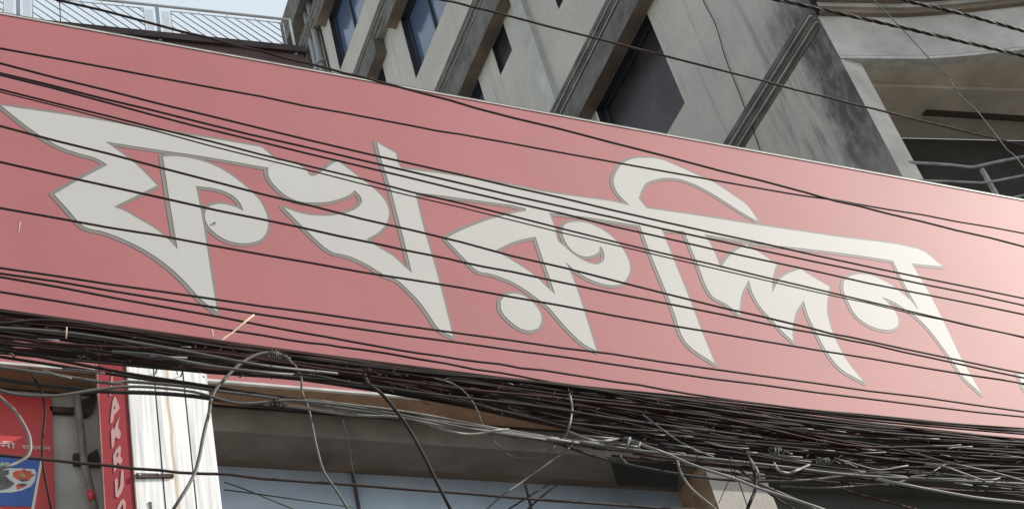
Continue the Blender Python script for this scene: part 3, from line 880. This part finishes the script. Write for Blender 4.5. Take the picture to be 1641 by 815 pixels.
for a, h in ban:
    f = lambda p: (lambda w: (w.x, w.z))(P(p[0], p[1], 1, YB - 0.003))
    mb = MB(); sheet(mb, [[f(p) for p in a]], [[f(p) for p in x] for x in h], lambda u, v: (u, YB - 0.003, v), back=(0, 0.002, 0))
    mb.build('letter', 'print_pink', bn)

# red menu poster at the lower left
YQ = 6.17
po = thing('menu_poster', (1.2, YQ, 4.5), 'red food poster with Bengali writing and blue picture panel at the far left', 'poster')
xr = P(86, 720, 1, YQ).x
zq = P(40, 632, 1, YQ).z
mb = MB(); mb.box(-0.6, xr, YQ, YQ + 0.02, 4.2, zq); mb.build('panel', 'poster_red', po)
def RQ(s): return [(float(a.split(',')[0]) / 7.09, 700 + float(a.split(',')[1]) / 7.09) for a in s.split()]
def flat(s, m, lay, name):
    f = lambda p: (lambda w: (w.x, w.z))(P(p[0], p[1], 1, YQ - 0.002 * lay))
    mb = MB(); sheet(mb, [[f(p) for p in RQ(s)]], [], lambda u, v: (u, YQ - 0.002 * lay, v), back=(0, 0.0015, 0)); mb.build(name, m, po)
flat('-700,130 465,255 362,785 -700,760', 'poster_blue', 1, 'picture_panel')
flat('460,252 487,256 386,830 352,830', 'poster_white', 2, 'white_stripe')
flat('-300,350 110,350 250,352 395,362 412,400 407,450 395,500 345,560 240,605 130,625 -100,632 -300,600', 'plate_white', 2, 'plate')
flat('145,400 180,380 240,375 275,352 300,380 370,382 345,405 400,420 350,455 330,490 250,495 190,470 150,440', 'food_orange', 3, 'food')
flat('215,430 250,400 290,425 280,455 235,460', 'food_yellow', 4, 'food')
flat('-300,380 60,370 100,368 102,415 30,440 -300,440', 'food_dark', 3, 'food')
flat('-300,450 70,440 105,480 165,520 110,570 30,592 -300,590', 'food_dark', 3, 'food')
flat('180,548 200,530 300,528 305,540 250,565 200,588', 'food_orange', 3, 'food')
flat('205,525 295,522 305,538 250,552', 'food_dark', 4, 'food')
flat('225,478 310,470 300,492 250,495', 'food_dark', 4, 'food')
flat('-200,290 0,300 25,268 45,290 75,280 115,290 90,310 20,325 -200,330', 'food_green', 2, 'food')
def text(s, px, py, hpx, m, name, lay=2, xend=None):
    cu = bpy.data.curves.new('txt', 'FONT'); cu.body = s; cu.size = 1; cu.align_x = 'LEFT'
    ob = bpy.data.objects.new('txt', cu); COL.objects.link(ob)
    dg = bpy.context.evaluated_depsgraph_get(); dg.update()
    me = bpy.data.meshes.new_from_object(ob.evaluated_get(dg))
    bpy.data.objects.remove(ob)
    if not len(me.vertices): return None
    xs = [v.co.x for v in me.vertices]; ys = [v.co.y for v in me.vertices]
    a = P(px, py, 1, YQ - 0.002 * lay); b = P(xend, py, 1, YQ - 0.002 * lay)
    sx = (b.x - a.x) / (max(xs) - min(xs))
    t_ = P(px, py - hpx, 1, YQ - 0.002 * lay)
    sz = (t_.z - a.z) / (max(ys) - min(ys))
    base = wloc(po)
    for v in me.vertices:
        x_, y_ = v.co.x, v.co.y
        v.co = Vector((a.x + (x_ - min(xs)) * sx, YQ - 0.002 * lay, a.z + (y_ - min(ys)) * sz)) - base
    me.materials.clear(); me.materials.append(MATS[m])
    o = bpy.data.objects.new(name, me); COL.objects.link(o); o.parent = po
    return o
text('য়ানী', -22, 717.5, 13.5, 'poster_white', 'lettering', 2, 25)
text('হাফ/ফুল', 35, 721, 9, 'poster_white', 'lettering', 2, 81)
text('বিরিয়ানি', -20, 826, 13, 'poster_white', 'lettering', 2, 27)

# ------------------------------------------------------------------ cables
def cable(pts, y, r, m, label, name='cable', cat='cable', group=None, ext=(0, 0), sub=6, jit=0.0):
    ys = y if isinstance(y, (list, tuple)) else [y] * len(pts)
    w = [P(p[0], p[1], 1, yy) for p, yy in zip(pts, ys)]
    c = crom(w, sub)
    if ext[0]: c = [c[0] + (c[0] - c[1]).normalized() * ext[0]] + c
    if ext[1]: c = c + [c[-1] + (c[-1] - c[-2]).normalized() * ext[1]]
    if jit:
        c = [p + Vector((0, random.uniform(-jit, jit), random.uniform(-jit, jit))) for p in c]
    mb = MB(); mb.tube(c, r, 6)
    return mb.build(name, m, None, label, cat, group)
WG = 'straight wires strung in front of the signboard'
E6 = (4, 6)
through = [
 ([(0, 77), (420, 156), (700, 209), (800, 226.5), (1220, 302), (1375, 326.5), (1641, 373.5)], 3.9, 0.0044, 'black wire across the top left red field that slips above the big looped letter stroke'),
 ([(95, 0), (258, 42), (420, 83.7), (516, 108), (619, 134), (820, 188), (1220, 290), (1375, 330), (1641, 394.5)], 3.7, 0.0050, 'thick black wire starting over the roof railing and crossing the sign top edge'),
 ([(0, 103), (420, 207), (820, 299), (1220, 390), (1641, 478.6)], 3.8, 0.0044, 'black wire touching the tall spike of the second letter'),
 ([(0, 117), (400, 215), (820, 312.3), (1220, 400.7), (1641, 488.4)], 3.84, 0.0044, 'upper of two near touching wires passing just over the headline stroke at left'),
 ([(0, 120), (400, 223), (820, 323.5), (1220, 416), (1641, 504)], 3.78, 0.0042, 'lower of two near touching wires passing just over the headline stroke at left'),
 ([(0, 142.5), (420, 248), (820, 346), (1220, 442.5), (1641, 540)], 3.86, 0.0040, 'upper wire of the tight pair that cuts through the white headline stroke'),
 ([(0, 147), (420, 254), (820, 352.5), (1220, 447.7), (1480, 505), (1641, 541.5)], 3.9, 0.0028, 'thinnest wire, lower of the tight pair cutting through the white headline stroke'),
 ([(0, 202), (420, 310), (820, 408.7), (1220, 507), (1400, 548), (1641, 598)], 3.82, 0.0044, 'wire crossing the hook of the first letter just under the headline stroke'),
 ([(0, 261), (420, 351.5), (691, 408.7), (820, 436), (1220, 516.3), (1400, 553), (1641, 605)], 3.76, 0.0044, 'wire crossing the round bowl of the first letter and the crossing of the second'),
 ([(0, 333.5), (420, 407), (820, 476), (1220, 545.5), (1606, 609), (1641, 615)], 3.85, 0.0044, 'single wire through the lower bodies of the letters and above the round dot'),
 ([(0, 428.6), (420, 489.7), (820, 545), (1220, 601.5), (1641, 659)], 3.8, 0.0042, 'topmost wire of the four running under the letter tips'),
 ([(0, 437), (420, 504), (820, 560), (1220, 617), (1641, 668)], 3.84, 0.0042, 'second wire of the four running under the letter tips'),
 ([(0, 443), (420, 520), (637, 560), (800, 583.5), (985, 610), (1220, 647.3), (1641, 689)], 3.78, 0.0042, 'third wire of the four running under the letter tips, fanning down to the right'),
 ([(0, 466.5), (420, 537), (578, 560), (800, 597), (950, 622), (1220, 652), (1641, 694)], 3.86, 0.0042, 'lowest of the four wires under the letter tips, merging into the bundle'),
 ([(709, 0), (820, 27), (1220, 130), (1440, 184), (1641, 233)], 3.3, 0.0046, 'wire crossing the grey concrete wall and balcony from top centre to right edge'),
 ([(0, 729), (216, 750), (420, 765), (820, 796), (1099, 815), (1300, 828)], 3.5, 0.0042, 'lone dark wire low across the banner, white pillar and blue shop glass'),
]
for pts, y, r, lab in through:
    low = pts[0][1] > 700
    cable(pts, y, r * 1.1, 'wire_dark', lab, group=WG, ext=((4 if pts[0][0] <= 0 else 3), 5), sub=5, jit=0.0025)
# twisted thick cables top right
def twisted(pts, y, r, label):
    w = [P(p[0], p[1], 1, y) for p in pts]
    w = [w[0] + (w[0] - w[1]).normalized() * 3] + w + [w[-1] + (w[-1] - w[-2]).normalized() * 4]
    L = sum((w[i + 1] - w[i]).length for i in range(len(w) - 1))
    c = []
    n = 260
    for i in range(n + 1):
        d = L * i / n
        for k in range(len(w) - 1):
            e = (w[k + 1] - w[k]).length
            if d <= e or k == len(w) - 2: c.append(w[k].lerp(w[k + 1], d / e)); break
            d -= e
    t = (w[-1] - w[0]).normalized(); a = t.cross(Vector((0, 0, 1))).normalized(); b = t.cross(a)
    root = thing('twisted_cable', c[n // 2], label, 'cable', 'thick twisted cables at upper right')
    for s in range(3):
        mb = MB()
        mb.tube([p + (a * math.cos(i * 0.9 + s * 2.094) + b * math.sin(i * 0.9 + s * 2.094)) * r * 0.62 for i, p in enumerate(c)], r * 0.55, 5)
        mb.build('strand', 'cable_black' if s else 'steel_strand', root)
twisted([(1246, 0), (1440, 43), (1641, 90)], 3.1, 0.0085, 'lower thick twisted cable passing before the grey balcony parapet')
twisted([(1444, 0), (1540, 22), (1641, 50)], 3.0, 0.0085, 'upper thick twisted cable cutting the top right corner')
# loose hanging and looping ones
loose = [
 ([(1380, -25), (1400, 0), (1447, 48), (1490.6, 95), (1519, 124), (1537, 152), (1562.7, 175), (1591, 210), (1613, 239), (1626, 250), (1645, 275), (1665, 310)], 3.2, 0.0028, 'cable_grey', 'thin grey wire slanting steeply down in front of the balcony railing'),
 ([(470, 585), (455, 570), (428, 565.5), (408, 569.5), (388.6, 580), (373, 593), (355, 612.7), (345, 624.5), (337.5, 642), (335.5, 658), (327, 692.6), (312, 757), (278, 815), (250, 860)], 3.45, 0.0055, 'cable_grey', 'thick grey cable arching out of the bundle and down past the white pillar'),
 ([(470, 580), (482.5, 605), (484, 628), (495, 656.5), (505.6, 708), (518.5, 754), (539, 785), (557, 815), (575, 850)], 3.45, 0.0036, 'cable_grey', 'grey cable hanging wavily down over the left of the blue shop glass'),
 ([(585, 600), (590.7, 615), (614, 633), (647, 674.5), (673, 718), (699, 770), (722, 815), (740, 850)], 3.4, 0.0058, 'cable_black', 'thick black cable dropping straight and steep across the shop glass'),
 ([(690, 604), (704, 607.6), (727, 615), (748, 631), (763, 654), (773.6, 680), (786.5, 700), (802, 718), (820, 731), (844, 734), (867, 731), (885, 718), (900, 704)], 3.5, 0.0026, 'cable_grey', 'thin grey wire bowing down from the bundle and back up in one slack loop'),
 ([(913, 630), (914.7, 638.5), (917, 656.5), (911, 687.5), (903, 703)], 3.42, 0.0036, 'cable_pale', 'short pale curved cable end standing up out of the bundle'),
 ([(915, 714), (911, 718), (838.6, 770), (805, 793), (780, 815)], 3.5, 0.0034, 'cable_grey', 'straight grey strand slanting down left from the bundle over the shop glass'),
 ([(842, 776), (847, 795), (852, 818)], 3.6, 0.005, 'cable_black', 'short thick black cable dropping beneath the slanting grey strand'),
 ([(895, 775), (868, 795), (840, 820)], 3.6, 0.0036, 'cable_black', 'upper of two short black strands slanting left at bottom centre'),
 ([(885, 772), (850, 793), (815, 815)], 3.62, 0.0032, 'cable_black', 'lower of two short black strands slanting left at bottom centre'),
 ([(1030, 664), (1042, 673), (1078, 700), (1109, 718), (1143, 731)], 3.42, 0.0032, 'cable_grey', 'grey strand slanting down right across the face of the bundle'),
 ([(1003.6, 703), (1040, 716), (1070.6, 727), (1109, 744), (1179, 767), (1220, 783), (1318, 815), (1400, 850)], 3.4, 0.0050, 'cable_pale', 'bright pale cable leaving the bundle and sloping over the stained pillar'),
 ([(700, 672), (800, 692.6), (903, 704), (1019, 721), (1220, 743.5), (1359, 760), (1478, 767), (1641, 775), (1720, 778)], 3.48, 0.0058, 'cable_grey', 'long thick grey cable tracing the underside of the bundle to the right edge'),
 ([(860, 697), (888, 708), (954.6, 731), (1027, 748), (1096, 760), (1174, 769), (1262, 770), (1300, 767.7), (1359, 760), (1400, 752)], 3.52, 0.0046, 'cable_dark_grey', 'dark sagging cable passing across the stained pillar top'),
 ([(1083, 730), (1086, 739), (1091, 757), (1109, 783), (1143, 812), (1170, 840)], 3.46, 0.0044, 'cable_pale', 'pale cable curling down over the brown edge of the pillar'),
 ([(1198, 728), (1206, 748.6), (1210, 764.5), (1209.6, 785), (1200, 809), (1192, 830)], 3.44, 0.0060, 'cable_black', 'thick black cable bent down in front of the plaster pillar'),
 ([(1201, 733), (1212, 750), (1216, 762), (1214, 775)], 3.43, 0.0040, 'cable_pale', 'short pale cable hugging the bent black one before the pillar'),
 ([(1160, 735), (1180, 748), (1208, 769), (1240, 795), (1290, 825)], 3.5, 0.0040, 'cable_brown', 'brown cable sloping down right across the plaster pillar'),
 ([(1040, 722), (1090, 735), (1140, 752), (1200, 763), (1235, 768)], 3.53, 0.0036, 'cable_brown', 'thin brown cable nearly level over the pillar head'),
 ([(1160, 735), (1172, 752), (1184, 772), (1198, 812)], 3.55, 0.0018, 'cable_brown', 'hair thin brown wire dangling before the pillar, leaning right'),
 ([(1178, 752), (1163, 780), (1152, 805)], 3.55, 0.0016, 'cable_brown', 'hair thin brown wire dangling before the pillar, leaning left'),
 ([(1396, 765), (1434, 772.5), (1498, 785), (1568, 797), (1641, 804.7), (1700, 811)], 3.4, 0.0052, 'cable_pale', 'bright cable low at right, lowest of the pale ones leaving the frame'),
 ([(1449, 721), (1524, 741.6), (1590, 756), (1641, 770), (1700, 788)], 3.42, 0.0040, 'cable_grey', 'grey strand sloping down to the right edge below the red sign corner'),
 ([(1483, 744), (1510, 746), (1542, 757), (1575, 768), (1596, 767), (1602, 765)], 3.4, 0.0036, 'cable_pale', 'pale strand ending in a small upturned hook at lower right'),
 ([(1600, 772), (1560, 768), (1460, 764.5), (1485, 760), (1500, 752), (1515, 743)], 3.44, 0.0030, 'cable_grey', 'curled grey cable end rising from the lowest cables at right'),
 ([(1240.6, 741.6), (1248, 753), (1264, 757), (1279, 752), (1297, 744)], 3.4, 0.0046, 'cable_pale', 'small pale cup shaped loop hanging right of the pillar'),
 ([(1205, 772), (1262, 770), (1320, 766), (1359, 761), (1400, 755)], 3.5, 0.0034, 'cable_grey', 'grey cable rising gently right of the pillar head'),
 ([(1250, 778), (1320, 781), (1380, 777), (1430, 773), (1455, 768)], 3.5, 0.0030, 'cable_grey', 'slack thin grey cable wavering beneath the bundle at right'),
 ([(1282, 757), (1325, 773), (1370, 790), (1440, 808), (1520, 830)], 3.55, 0.0046, 'cable_brown', 'rusty brown cable sloping away below the bundle at right'),
 ([(1180, 765), (1220, 777), (1260, 793), (1300, 812), (1340, 835)], 3.45, 0.0046, 'cable_grey', 'grey cable crossing the small blue pane beside the pillar'),
 ([(-15, 620), (0, 636), (20.6, 654), (38.6, 680), (47.7, 703), (46.4, 726), (31, 739), (0, 750.6), (-30, 757)], 3.45, 0.0048, 'cable_pale', 'pale cable curling in a wide bow across the food poster'),
 ([(48, 590), (54, 605), (64, 620.5), (72, 656.5), (68, 708), (69.6, 749), (82.5, 815), (90, 850)], 3.5, 0.0036, 'cable_brown', 'brown cable hanging down over the right part of the food poster'),
 ([(12, 562), (20, 568), (27, 576)], 3.45, 0.0036, 'cable_grey', 'short grey cable tail at the far left of the bundle'),
 ([(0, 625), (29.5, 632), (78.6, 634), (110, 631), (153, 624), (196.5, 619.5), (235, 619.5), (290, 624.5), (322, 630), (363, 642), (392.5, 646), (434, 643), (470, 641), (540, 648), (640, 664), (760, 688), (860, 702), (930, 712)], 3.42, 0.0046, 'cable_grey', 'grey slack cable dipping twice beneath the bundle at left'),
 ([(0, 606.7), (69, 616.5), (157, 626), (240, 629), (298, 633), (337, 638), (420, 650), (550, 661), (700, 677), (860, 702), (960, 717)], 3.5, 0.0070, 'cable_dark_grey', 'thick dark cable lowest of those crossing the white pillar top'),
 ([(0, 588), (78.6, 599), (177, 613.6), (206, 611), (298, 618.6), (349, 626), (428, 636), (560, 656), (740, 680), (880, 703), (980, 718)], 3.46, 0.0055, 'cable_grey', 'grey cable crossing the white pillar just under the black pair'),
 ([(0, 571), (110, 588), (206, 603), (337, 622), (436, 636), (560, 652), (700, 672), (830, 700)], 3.5, 0.0050, 'cable_black', 'lower of the black pair crossing the top of the white pillar'),
 ([(0, 559.6), (78.6, 574), (200, 597), (337.5, 618.6), (480, 640), (632, 659), (699, 674.6), (786.5, 692.6), (900, 706), (1000, 722)], 3.46, 0.0052, 'cable_black', 'upper of the black pair crossing the top of the white pillar'),
 ([(437, 648), (480, 652), (560, 664), (640, 668), (700, 680), (800, 692), (900, 705), (960, 714)], 3.44, 0.0045, 'cable_pale', 'pale flat cable starting at a clip below the brown soffit'),
 ([(437, 643), (500, 641), (560, 648), (620, 655), (690, 666), (790, 685), (880, 700), (950, 712)], 3.46, 0.0040, 'cable_pale', 'pale cable running along the brown soffit toward the centre'),
 ([(690, 680), (720, 690), (750, 695), (775, 693), (800, 688), (815, 687)], 3.42, 0.0040, 'cable_pale', 'pale cable sagging in a shallow dip at bottom centre'),
 ([(914, 692), (935, 700), (955, 706), (975, 705), (990, 702)], 3.42, 0.0042, 'cable_pale', 'pale cable in a small dip just left of the frayed knot'),
 ([(992, 722), (996, 733), (1004, 741)], 3.45, 0.0030, 'cable_grey', 'short grey tail hanging under the frayed knot'),
 ([(549, 672), (556, 700), (563, 740), (570, 775), (576, 812)], 5.0, 0.0022, 'cable_dark_grey', 'thin dark wire hanging over the soffit beside the grey wavy cable'),
 ([(360, 784), (400, 789), (480, 800), (567, 812)], 5.0, 0.0032, 'cable_dark_grey', 'short dark line added as a reflection low over the blue glass, upper of two'),  # thin tube added for a dark reflection in the glass
 ([(360, 772), (400, 786), (470, 815)], 5.0, 0.0032, 'cable_dark_grey', 'short dark line added as a reflection over the blue glass, slanting more steeply'),  # second tube added for a reflection in the glass
 ([(0, 496), (240, 530), (454, 560), (640, 584), (860, 611), (1060, 631), (1220, 647), (1430, 671), (1641, 686)], 3.7, 0.0042, 'cable_black', 'black cable skimming the upper edge of the bundle'),
 ([(0, 499), (240, 533), (454, 563), (640, 586), (860, 612), (1060, 634), (1220, 651), (1430, 673), (1641, 691)], 3.72, 0.0050, 'cable_black', 'thick black cable just under the top one of the bundle'),
 ([(0, 504), (240, 536), (454, 564), (640, 588), (860, 616), (1060, 638), (1220, 653), (1430, 677), (1641, 695)], 3.74, 0.0046, 'cable_brown', 'dark brown cable third from the top of the bundle'),
 ([(0, 525), (100, 532), (200, 546), (300, 563), (420, 585), (540, 598)], 3.42, 0.0050, 'cable_grey', 'dull grey cable lying on the front of the bundle at left'),
 ([(420, 598), (500, 601), (560, 612), (700, 632), (860, 650), (1000, 672), (1220, 700)], 3.42, 0.0036, 'cable_dark_grey', 'dark grey cable on the face of the bundle at centre'),
 ([(180, 563), (250, 569), (330, 585), (430, 597), (500, 601)], 3.40, 0.0045, 'cable_grey', 'grey cable crossing the bundle diagonally above the white pillar'),
]
for pts, y, r, m, lab in loose:
    e0 = 3 if pts[0][0] <= 0 else 0
    e1 = 3 if pts[-1][0] >= 1641 else 0
    ys = [y] * len(pts)
    if not e0: ys[0] = y + 0.12
    if not e1: ys[-1] = y + 0.12
    o = cable(pts, ys, r, m, lab, name='loose_cable', ext=(e0, e1), sub=6)
    o['group'] = 'loose cables straying from the bundle'

# the dense bundle: separate cables that weave between an upper and a lower limit
TOPX = [(-200, 470), (0, 500), (240, 531), (420, 558), (600, 581), (800, 607), (1000, 628), (1220, 656), (1450, 686), (1641, 703), (1900, 728)]
BOTX = [(-200, 548), (0, 566), (240, 588), (420, 604), (600, 616), (700, 640), (820, 668), (1000, 705), (1220, 742), (1450, 752), (1641, 762), (1900, 775)]
def lin(tab, x):
    for (a, b), (c, d) in zip(tab, tab[1:]):
        if x <= c: return b + (d - b) * (x - a) / (c - a)
    return tab[-1][1]
random.seed(5)
GB = 'cables packed in the dense bundle below the signboard'
nb = 0
def bundle_cable(t0, xs, rough=0.16, rr=None, m=None, trend=0.0):
    global nb
    t = t0; pts, ys = [], []
    y = random.uniform(3.55, 3.95)
    span = xs[-1] - xs[0]
    for x in xs:
        tt = min(1.0, max(0.0, t + trend * (x - xs[0]) / max(1, span)))
        a, b = lin(TOPX, x), lin(BOTX, x)
        pts.append((x, a + (b - a) * tt))
        ys.append(y + random.uniform(-0.02, 0.02))
        t = min(1.0, max(0.0, t + random.gauss(0, rough)))
    m = m or random.choices(['cable_black', 'cable_brown', 'cable_dark_grey', 'cable_grey'], [62, 24, 10, 4])[0]
    names = {'cable_black': 'black', 'cable_brown': 'dark brown', 'cable_dark_grey': 'dark grey', 'cable_grey': 'pale grey'}
    r = rr or random.choice([0.0034, 0.0042, 0.0050, 0.0058])
    mean = sum((p[1] - lin(TOPX, p[0])) / (lin(BOTX, p[0]) - lin(TOPX, p[0])) for p in pts) / len(pts)
    lay = 'upper' if mean < 0.36 else 'middle' if mean < 0.64 else 'lower'
    th = 'thin ' if r < 0.0048 else 'thick '
    lb = th + names[m] + ' cable in the ' + lay + ' layers of the dense bundle below the signboard'
    cable(pts, ys, r, m, lb, name='bundled_cable', cat='cable', group=th + names[m] + ' cables in the ' + lay + ' layers of the dense bundle', sub=5)
    nb += 1
base_xs = [-260, -60, 130, 330, 520, 720, 930, 1140, 1350, 1540, 1720, 1900]
N1 = 68
for i in range(N1):
    t0 = (i + 0.5) / N1
    bundle_cable(t0 + random.uniform(-0.03, 0.03), [x + random.uniform(-40, 40) for x in base_xs], rough=0.13)
for i in range(34):
    x0 = random.choice([480, 620, 700, 820, 900]) + random.uniform(-60, 60)
    xs = [x0 + k * 170 for k in range(int((1900 - x0) / 170) + 2)]
    bundle_cable(random.uniform(0.35, 1.0), xs, rough=0.12, m=random.choices(['cable_black', 'cable_brown', 'cable_dark_grey'], [6, 4, 1])[0])
# spread of cables fanning below the bundle on the right
fan = []
for i in range(16):
    y0 = 705 + i * 3.0 + random.uniform(-4, 4)
    pts = [(1000 + random.uniform(-60, 60), y0 - 18 + random.uniform(-6, 6)), (1150, y0 + random.uniform(-6, 6)), (1330, y0 + 18 + random.uniform(-8, 8)), (1500, y0 + 32 + random.uniform(-8, 8)), (1680, y0 + 48 + random.uniform(-8, 8)), (1900, y0 + 66)]
    cable(pts, 3.6 + random.uniform(-.1, .1), random.choice([0.004, 0.005]), random.choice(['cable_black', 'cable_brown', 'cable_black', 'cable_dark_grey']), 'dark cable of the looser fan spreading below the bundle on the right', name='bundled_cable', group='dark cables fanning out at lower right', sub=5)

# pale scraps: short bright strands, wrapped ties and frayed ends
random.seed(9)
sc_list = [((1060, 709), (1110, 717)), ((1130, 707), (1160, 715), (1200, 718)), ((1113, 723), (1145, 727)), ((1073, 723), (1098, 726)), ((1197, 724), (1213, 725)),
 ((1248, 729), (1286, 732)), ((1258, 735), (1300, 739)), ((1281, 720), (1295, 721)), ((1311, 720), (1337, 722)), ((1381, 719), (1403, 721)), ((1326, 688), (1356, 692)),
 ((1363, 752), (1387, 755)), ((1479, 702), (1505, 703)), ((1486, 713), (1520, 714), (1540, 712)), ((1519, 718), (1534, 716), (1558, 715)), ((1508, 727), (1523, 731)),
 ((1530, 773), (1558, 777)), ((1566, 777), (1583, 779)), ((1586, 779), (1621, 783)), ((1627, 783), (1650, 785)), ((1595, 727), (1641, 733)), ((1338, 733), (1374, 748)),
 ((1338, 733), (1375, 744), (1411, 752), (1455, 745)), ((1408, 758), (1453, 763)), ((1360, 726), (1420, 724)), ((905, 703), (960, 709)), ((985, 711), (1003, 712)), ((1006, 713), (1022, 715)),
 ((935, 697), (985, 702)), ((1050, 696), (1065, 697)), ((1080, 696), (1110, 699)), ((290, 555), (306, 556)), ((60, 542), (95, 545)), ((240, 570), (300, 573)), ((100, 590), (140, 594), (168, 598)),
 ((68, 592), (90, 600), (115, 606)), ((815, 613), (822, 616)), ((1065, 826), (1100, 826)), ((1005, 715), (1010, 700), (1006, 706)), ((1023, 718), (1026, 708))]
for i, q in enumerate(sc_list):
    cable(list(q), 3.40, random.choice([0.0018, 0.0023, 0.0028]), random.choice(['cable_pale', 'cable_grey']), 'short pale scrap of wire caught in the dark bundle', name='wire_scrap', cat='wire scrap', group='pale wire scraps caught in the bundle', sub=3)
def coil(px, py, n, w, r, label, turns_dx=5, m='cable_grey', rad=0.012):
    mb = MB(); c = P(px, py, 1, 3.42); pts = []
    for k in range(n * 8 + 1):
        a = k / 8 * 2 * math.pi
        q = rad * random.uniform(0.7, 1.15)
        pts.append(c + Vector((k / 8 * turns_dx / 1000 + random.uniform(-.35, .35) * rad, -q * math.cos(a), q * math.sin(a) + random.uniform(-.2, .2) * rad)))
    pts += [pts[-1] + Vector((rad * 1.2, -0.004, -rad * 1.3)), pts[-1] + Vector((rad * 2.2, 0.0, -rad * 1.0))]
    mb.tube(pts, r, 5)
    mb.build('wire_tie', m, None, label, 'wire tie', 'wire ties wrapped round the bundle')
coil(432, 568, 4, 1, 0.0022, 'grey wire tie coiled where the thick grey cable arches off the bundle', 9)
coil(437, 645, 3, 1, 0.0022, 'brown wire tie below the soffit near the pale cable start', 6, 'cable_brown', 0.012)
coil(1235, 722, 4, 1, 0.0030, 'pale frayed wire tie at right of the pillar, left of its neighbour tie', 12, 'cable_grey', 0.014)
coil(1310, 737, 5, 1, 0.0028, 'pale tangled wire tie nearer the right end of the bundle', 12, 'cable_grey', 0.012)
coil(1000, 706, 3, 1, 0.0030, 'pale frayed knot of wire under the bundle near the centre', 10, 'cable_grey', 0.011)
coil(585, 596, 3, 1, 0.0022, 'brown wire tie where the thick black cable drops from the bundle', 6, 'cable_brown', 0.012)
mb = MB(); mb.tube([P(x, y, 1, 3.41) for x, y in ((107, 524), (106, 542))], 0.002, 5); mb.build('wire_tie', 'twig', None, 'small upright tan tie on the left part of the bundle', 'wire tie', 'wire ties wrapped round the bundle')
random.seed(21)
mb = MB()
for i in range(150):
    x = random.uniform(20, 1640); a, b = lin(TOPX, x), lin(BOTX, x) + 8
    y = a + (b - a) * random.random()
    L = random.uniform(3, 12); ang = random.uniform(-1.2, 1.6)
    q = [(x, y), (x + L * .5 * math.cos(ang), y + L * .5 * math.sin(ang) + random.uniform(-2, 2)), (x + L * math.cos(ang), y + L * math.sin(ang))]
    mb.tube(crom([P(u, v, 1, 3.46 + random.uniform(-.04, .04)) for u, v in q], 3), 0.0016, 4)
mb.build('frayed_wire_bits', 'cable_brown', None, 'tiny frayed ties and wire ends bristling all over the cable bundle', 'wire bits', kind='stuff')
# twig lying on the wires
tw = [P(x, y, 1, 3.7) for x, y in ((344, 554), (360, 541), (372, 533), (388, 519), (407, 504))]
mb = MB(); mb.tube(tw, [0.004, 0.0045, 0.003, 0.004, 0.003], 6); mb.build('dry_twig', 'twig', None, 'dry tan twig caught slantwise on the wires below the first letter', 'twig')
# end of a coiled brown rope at the pillar foot of the picture
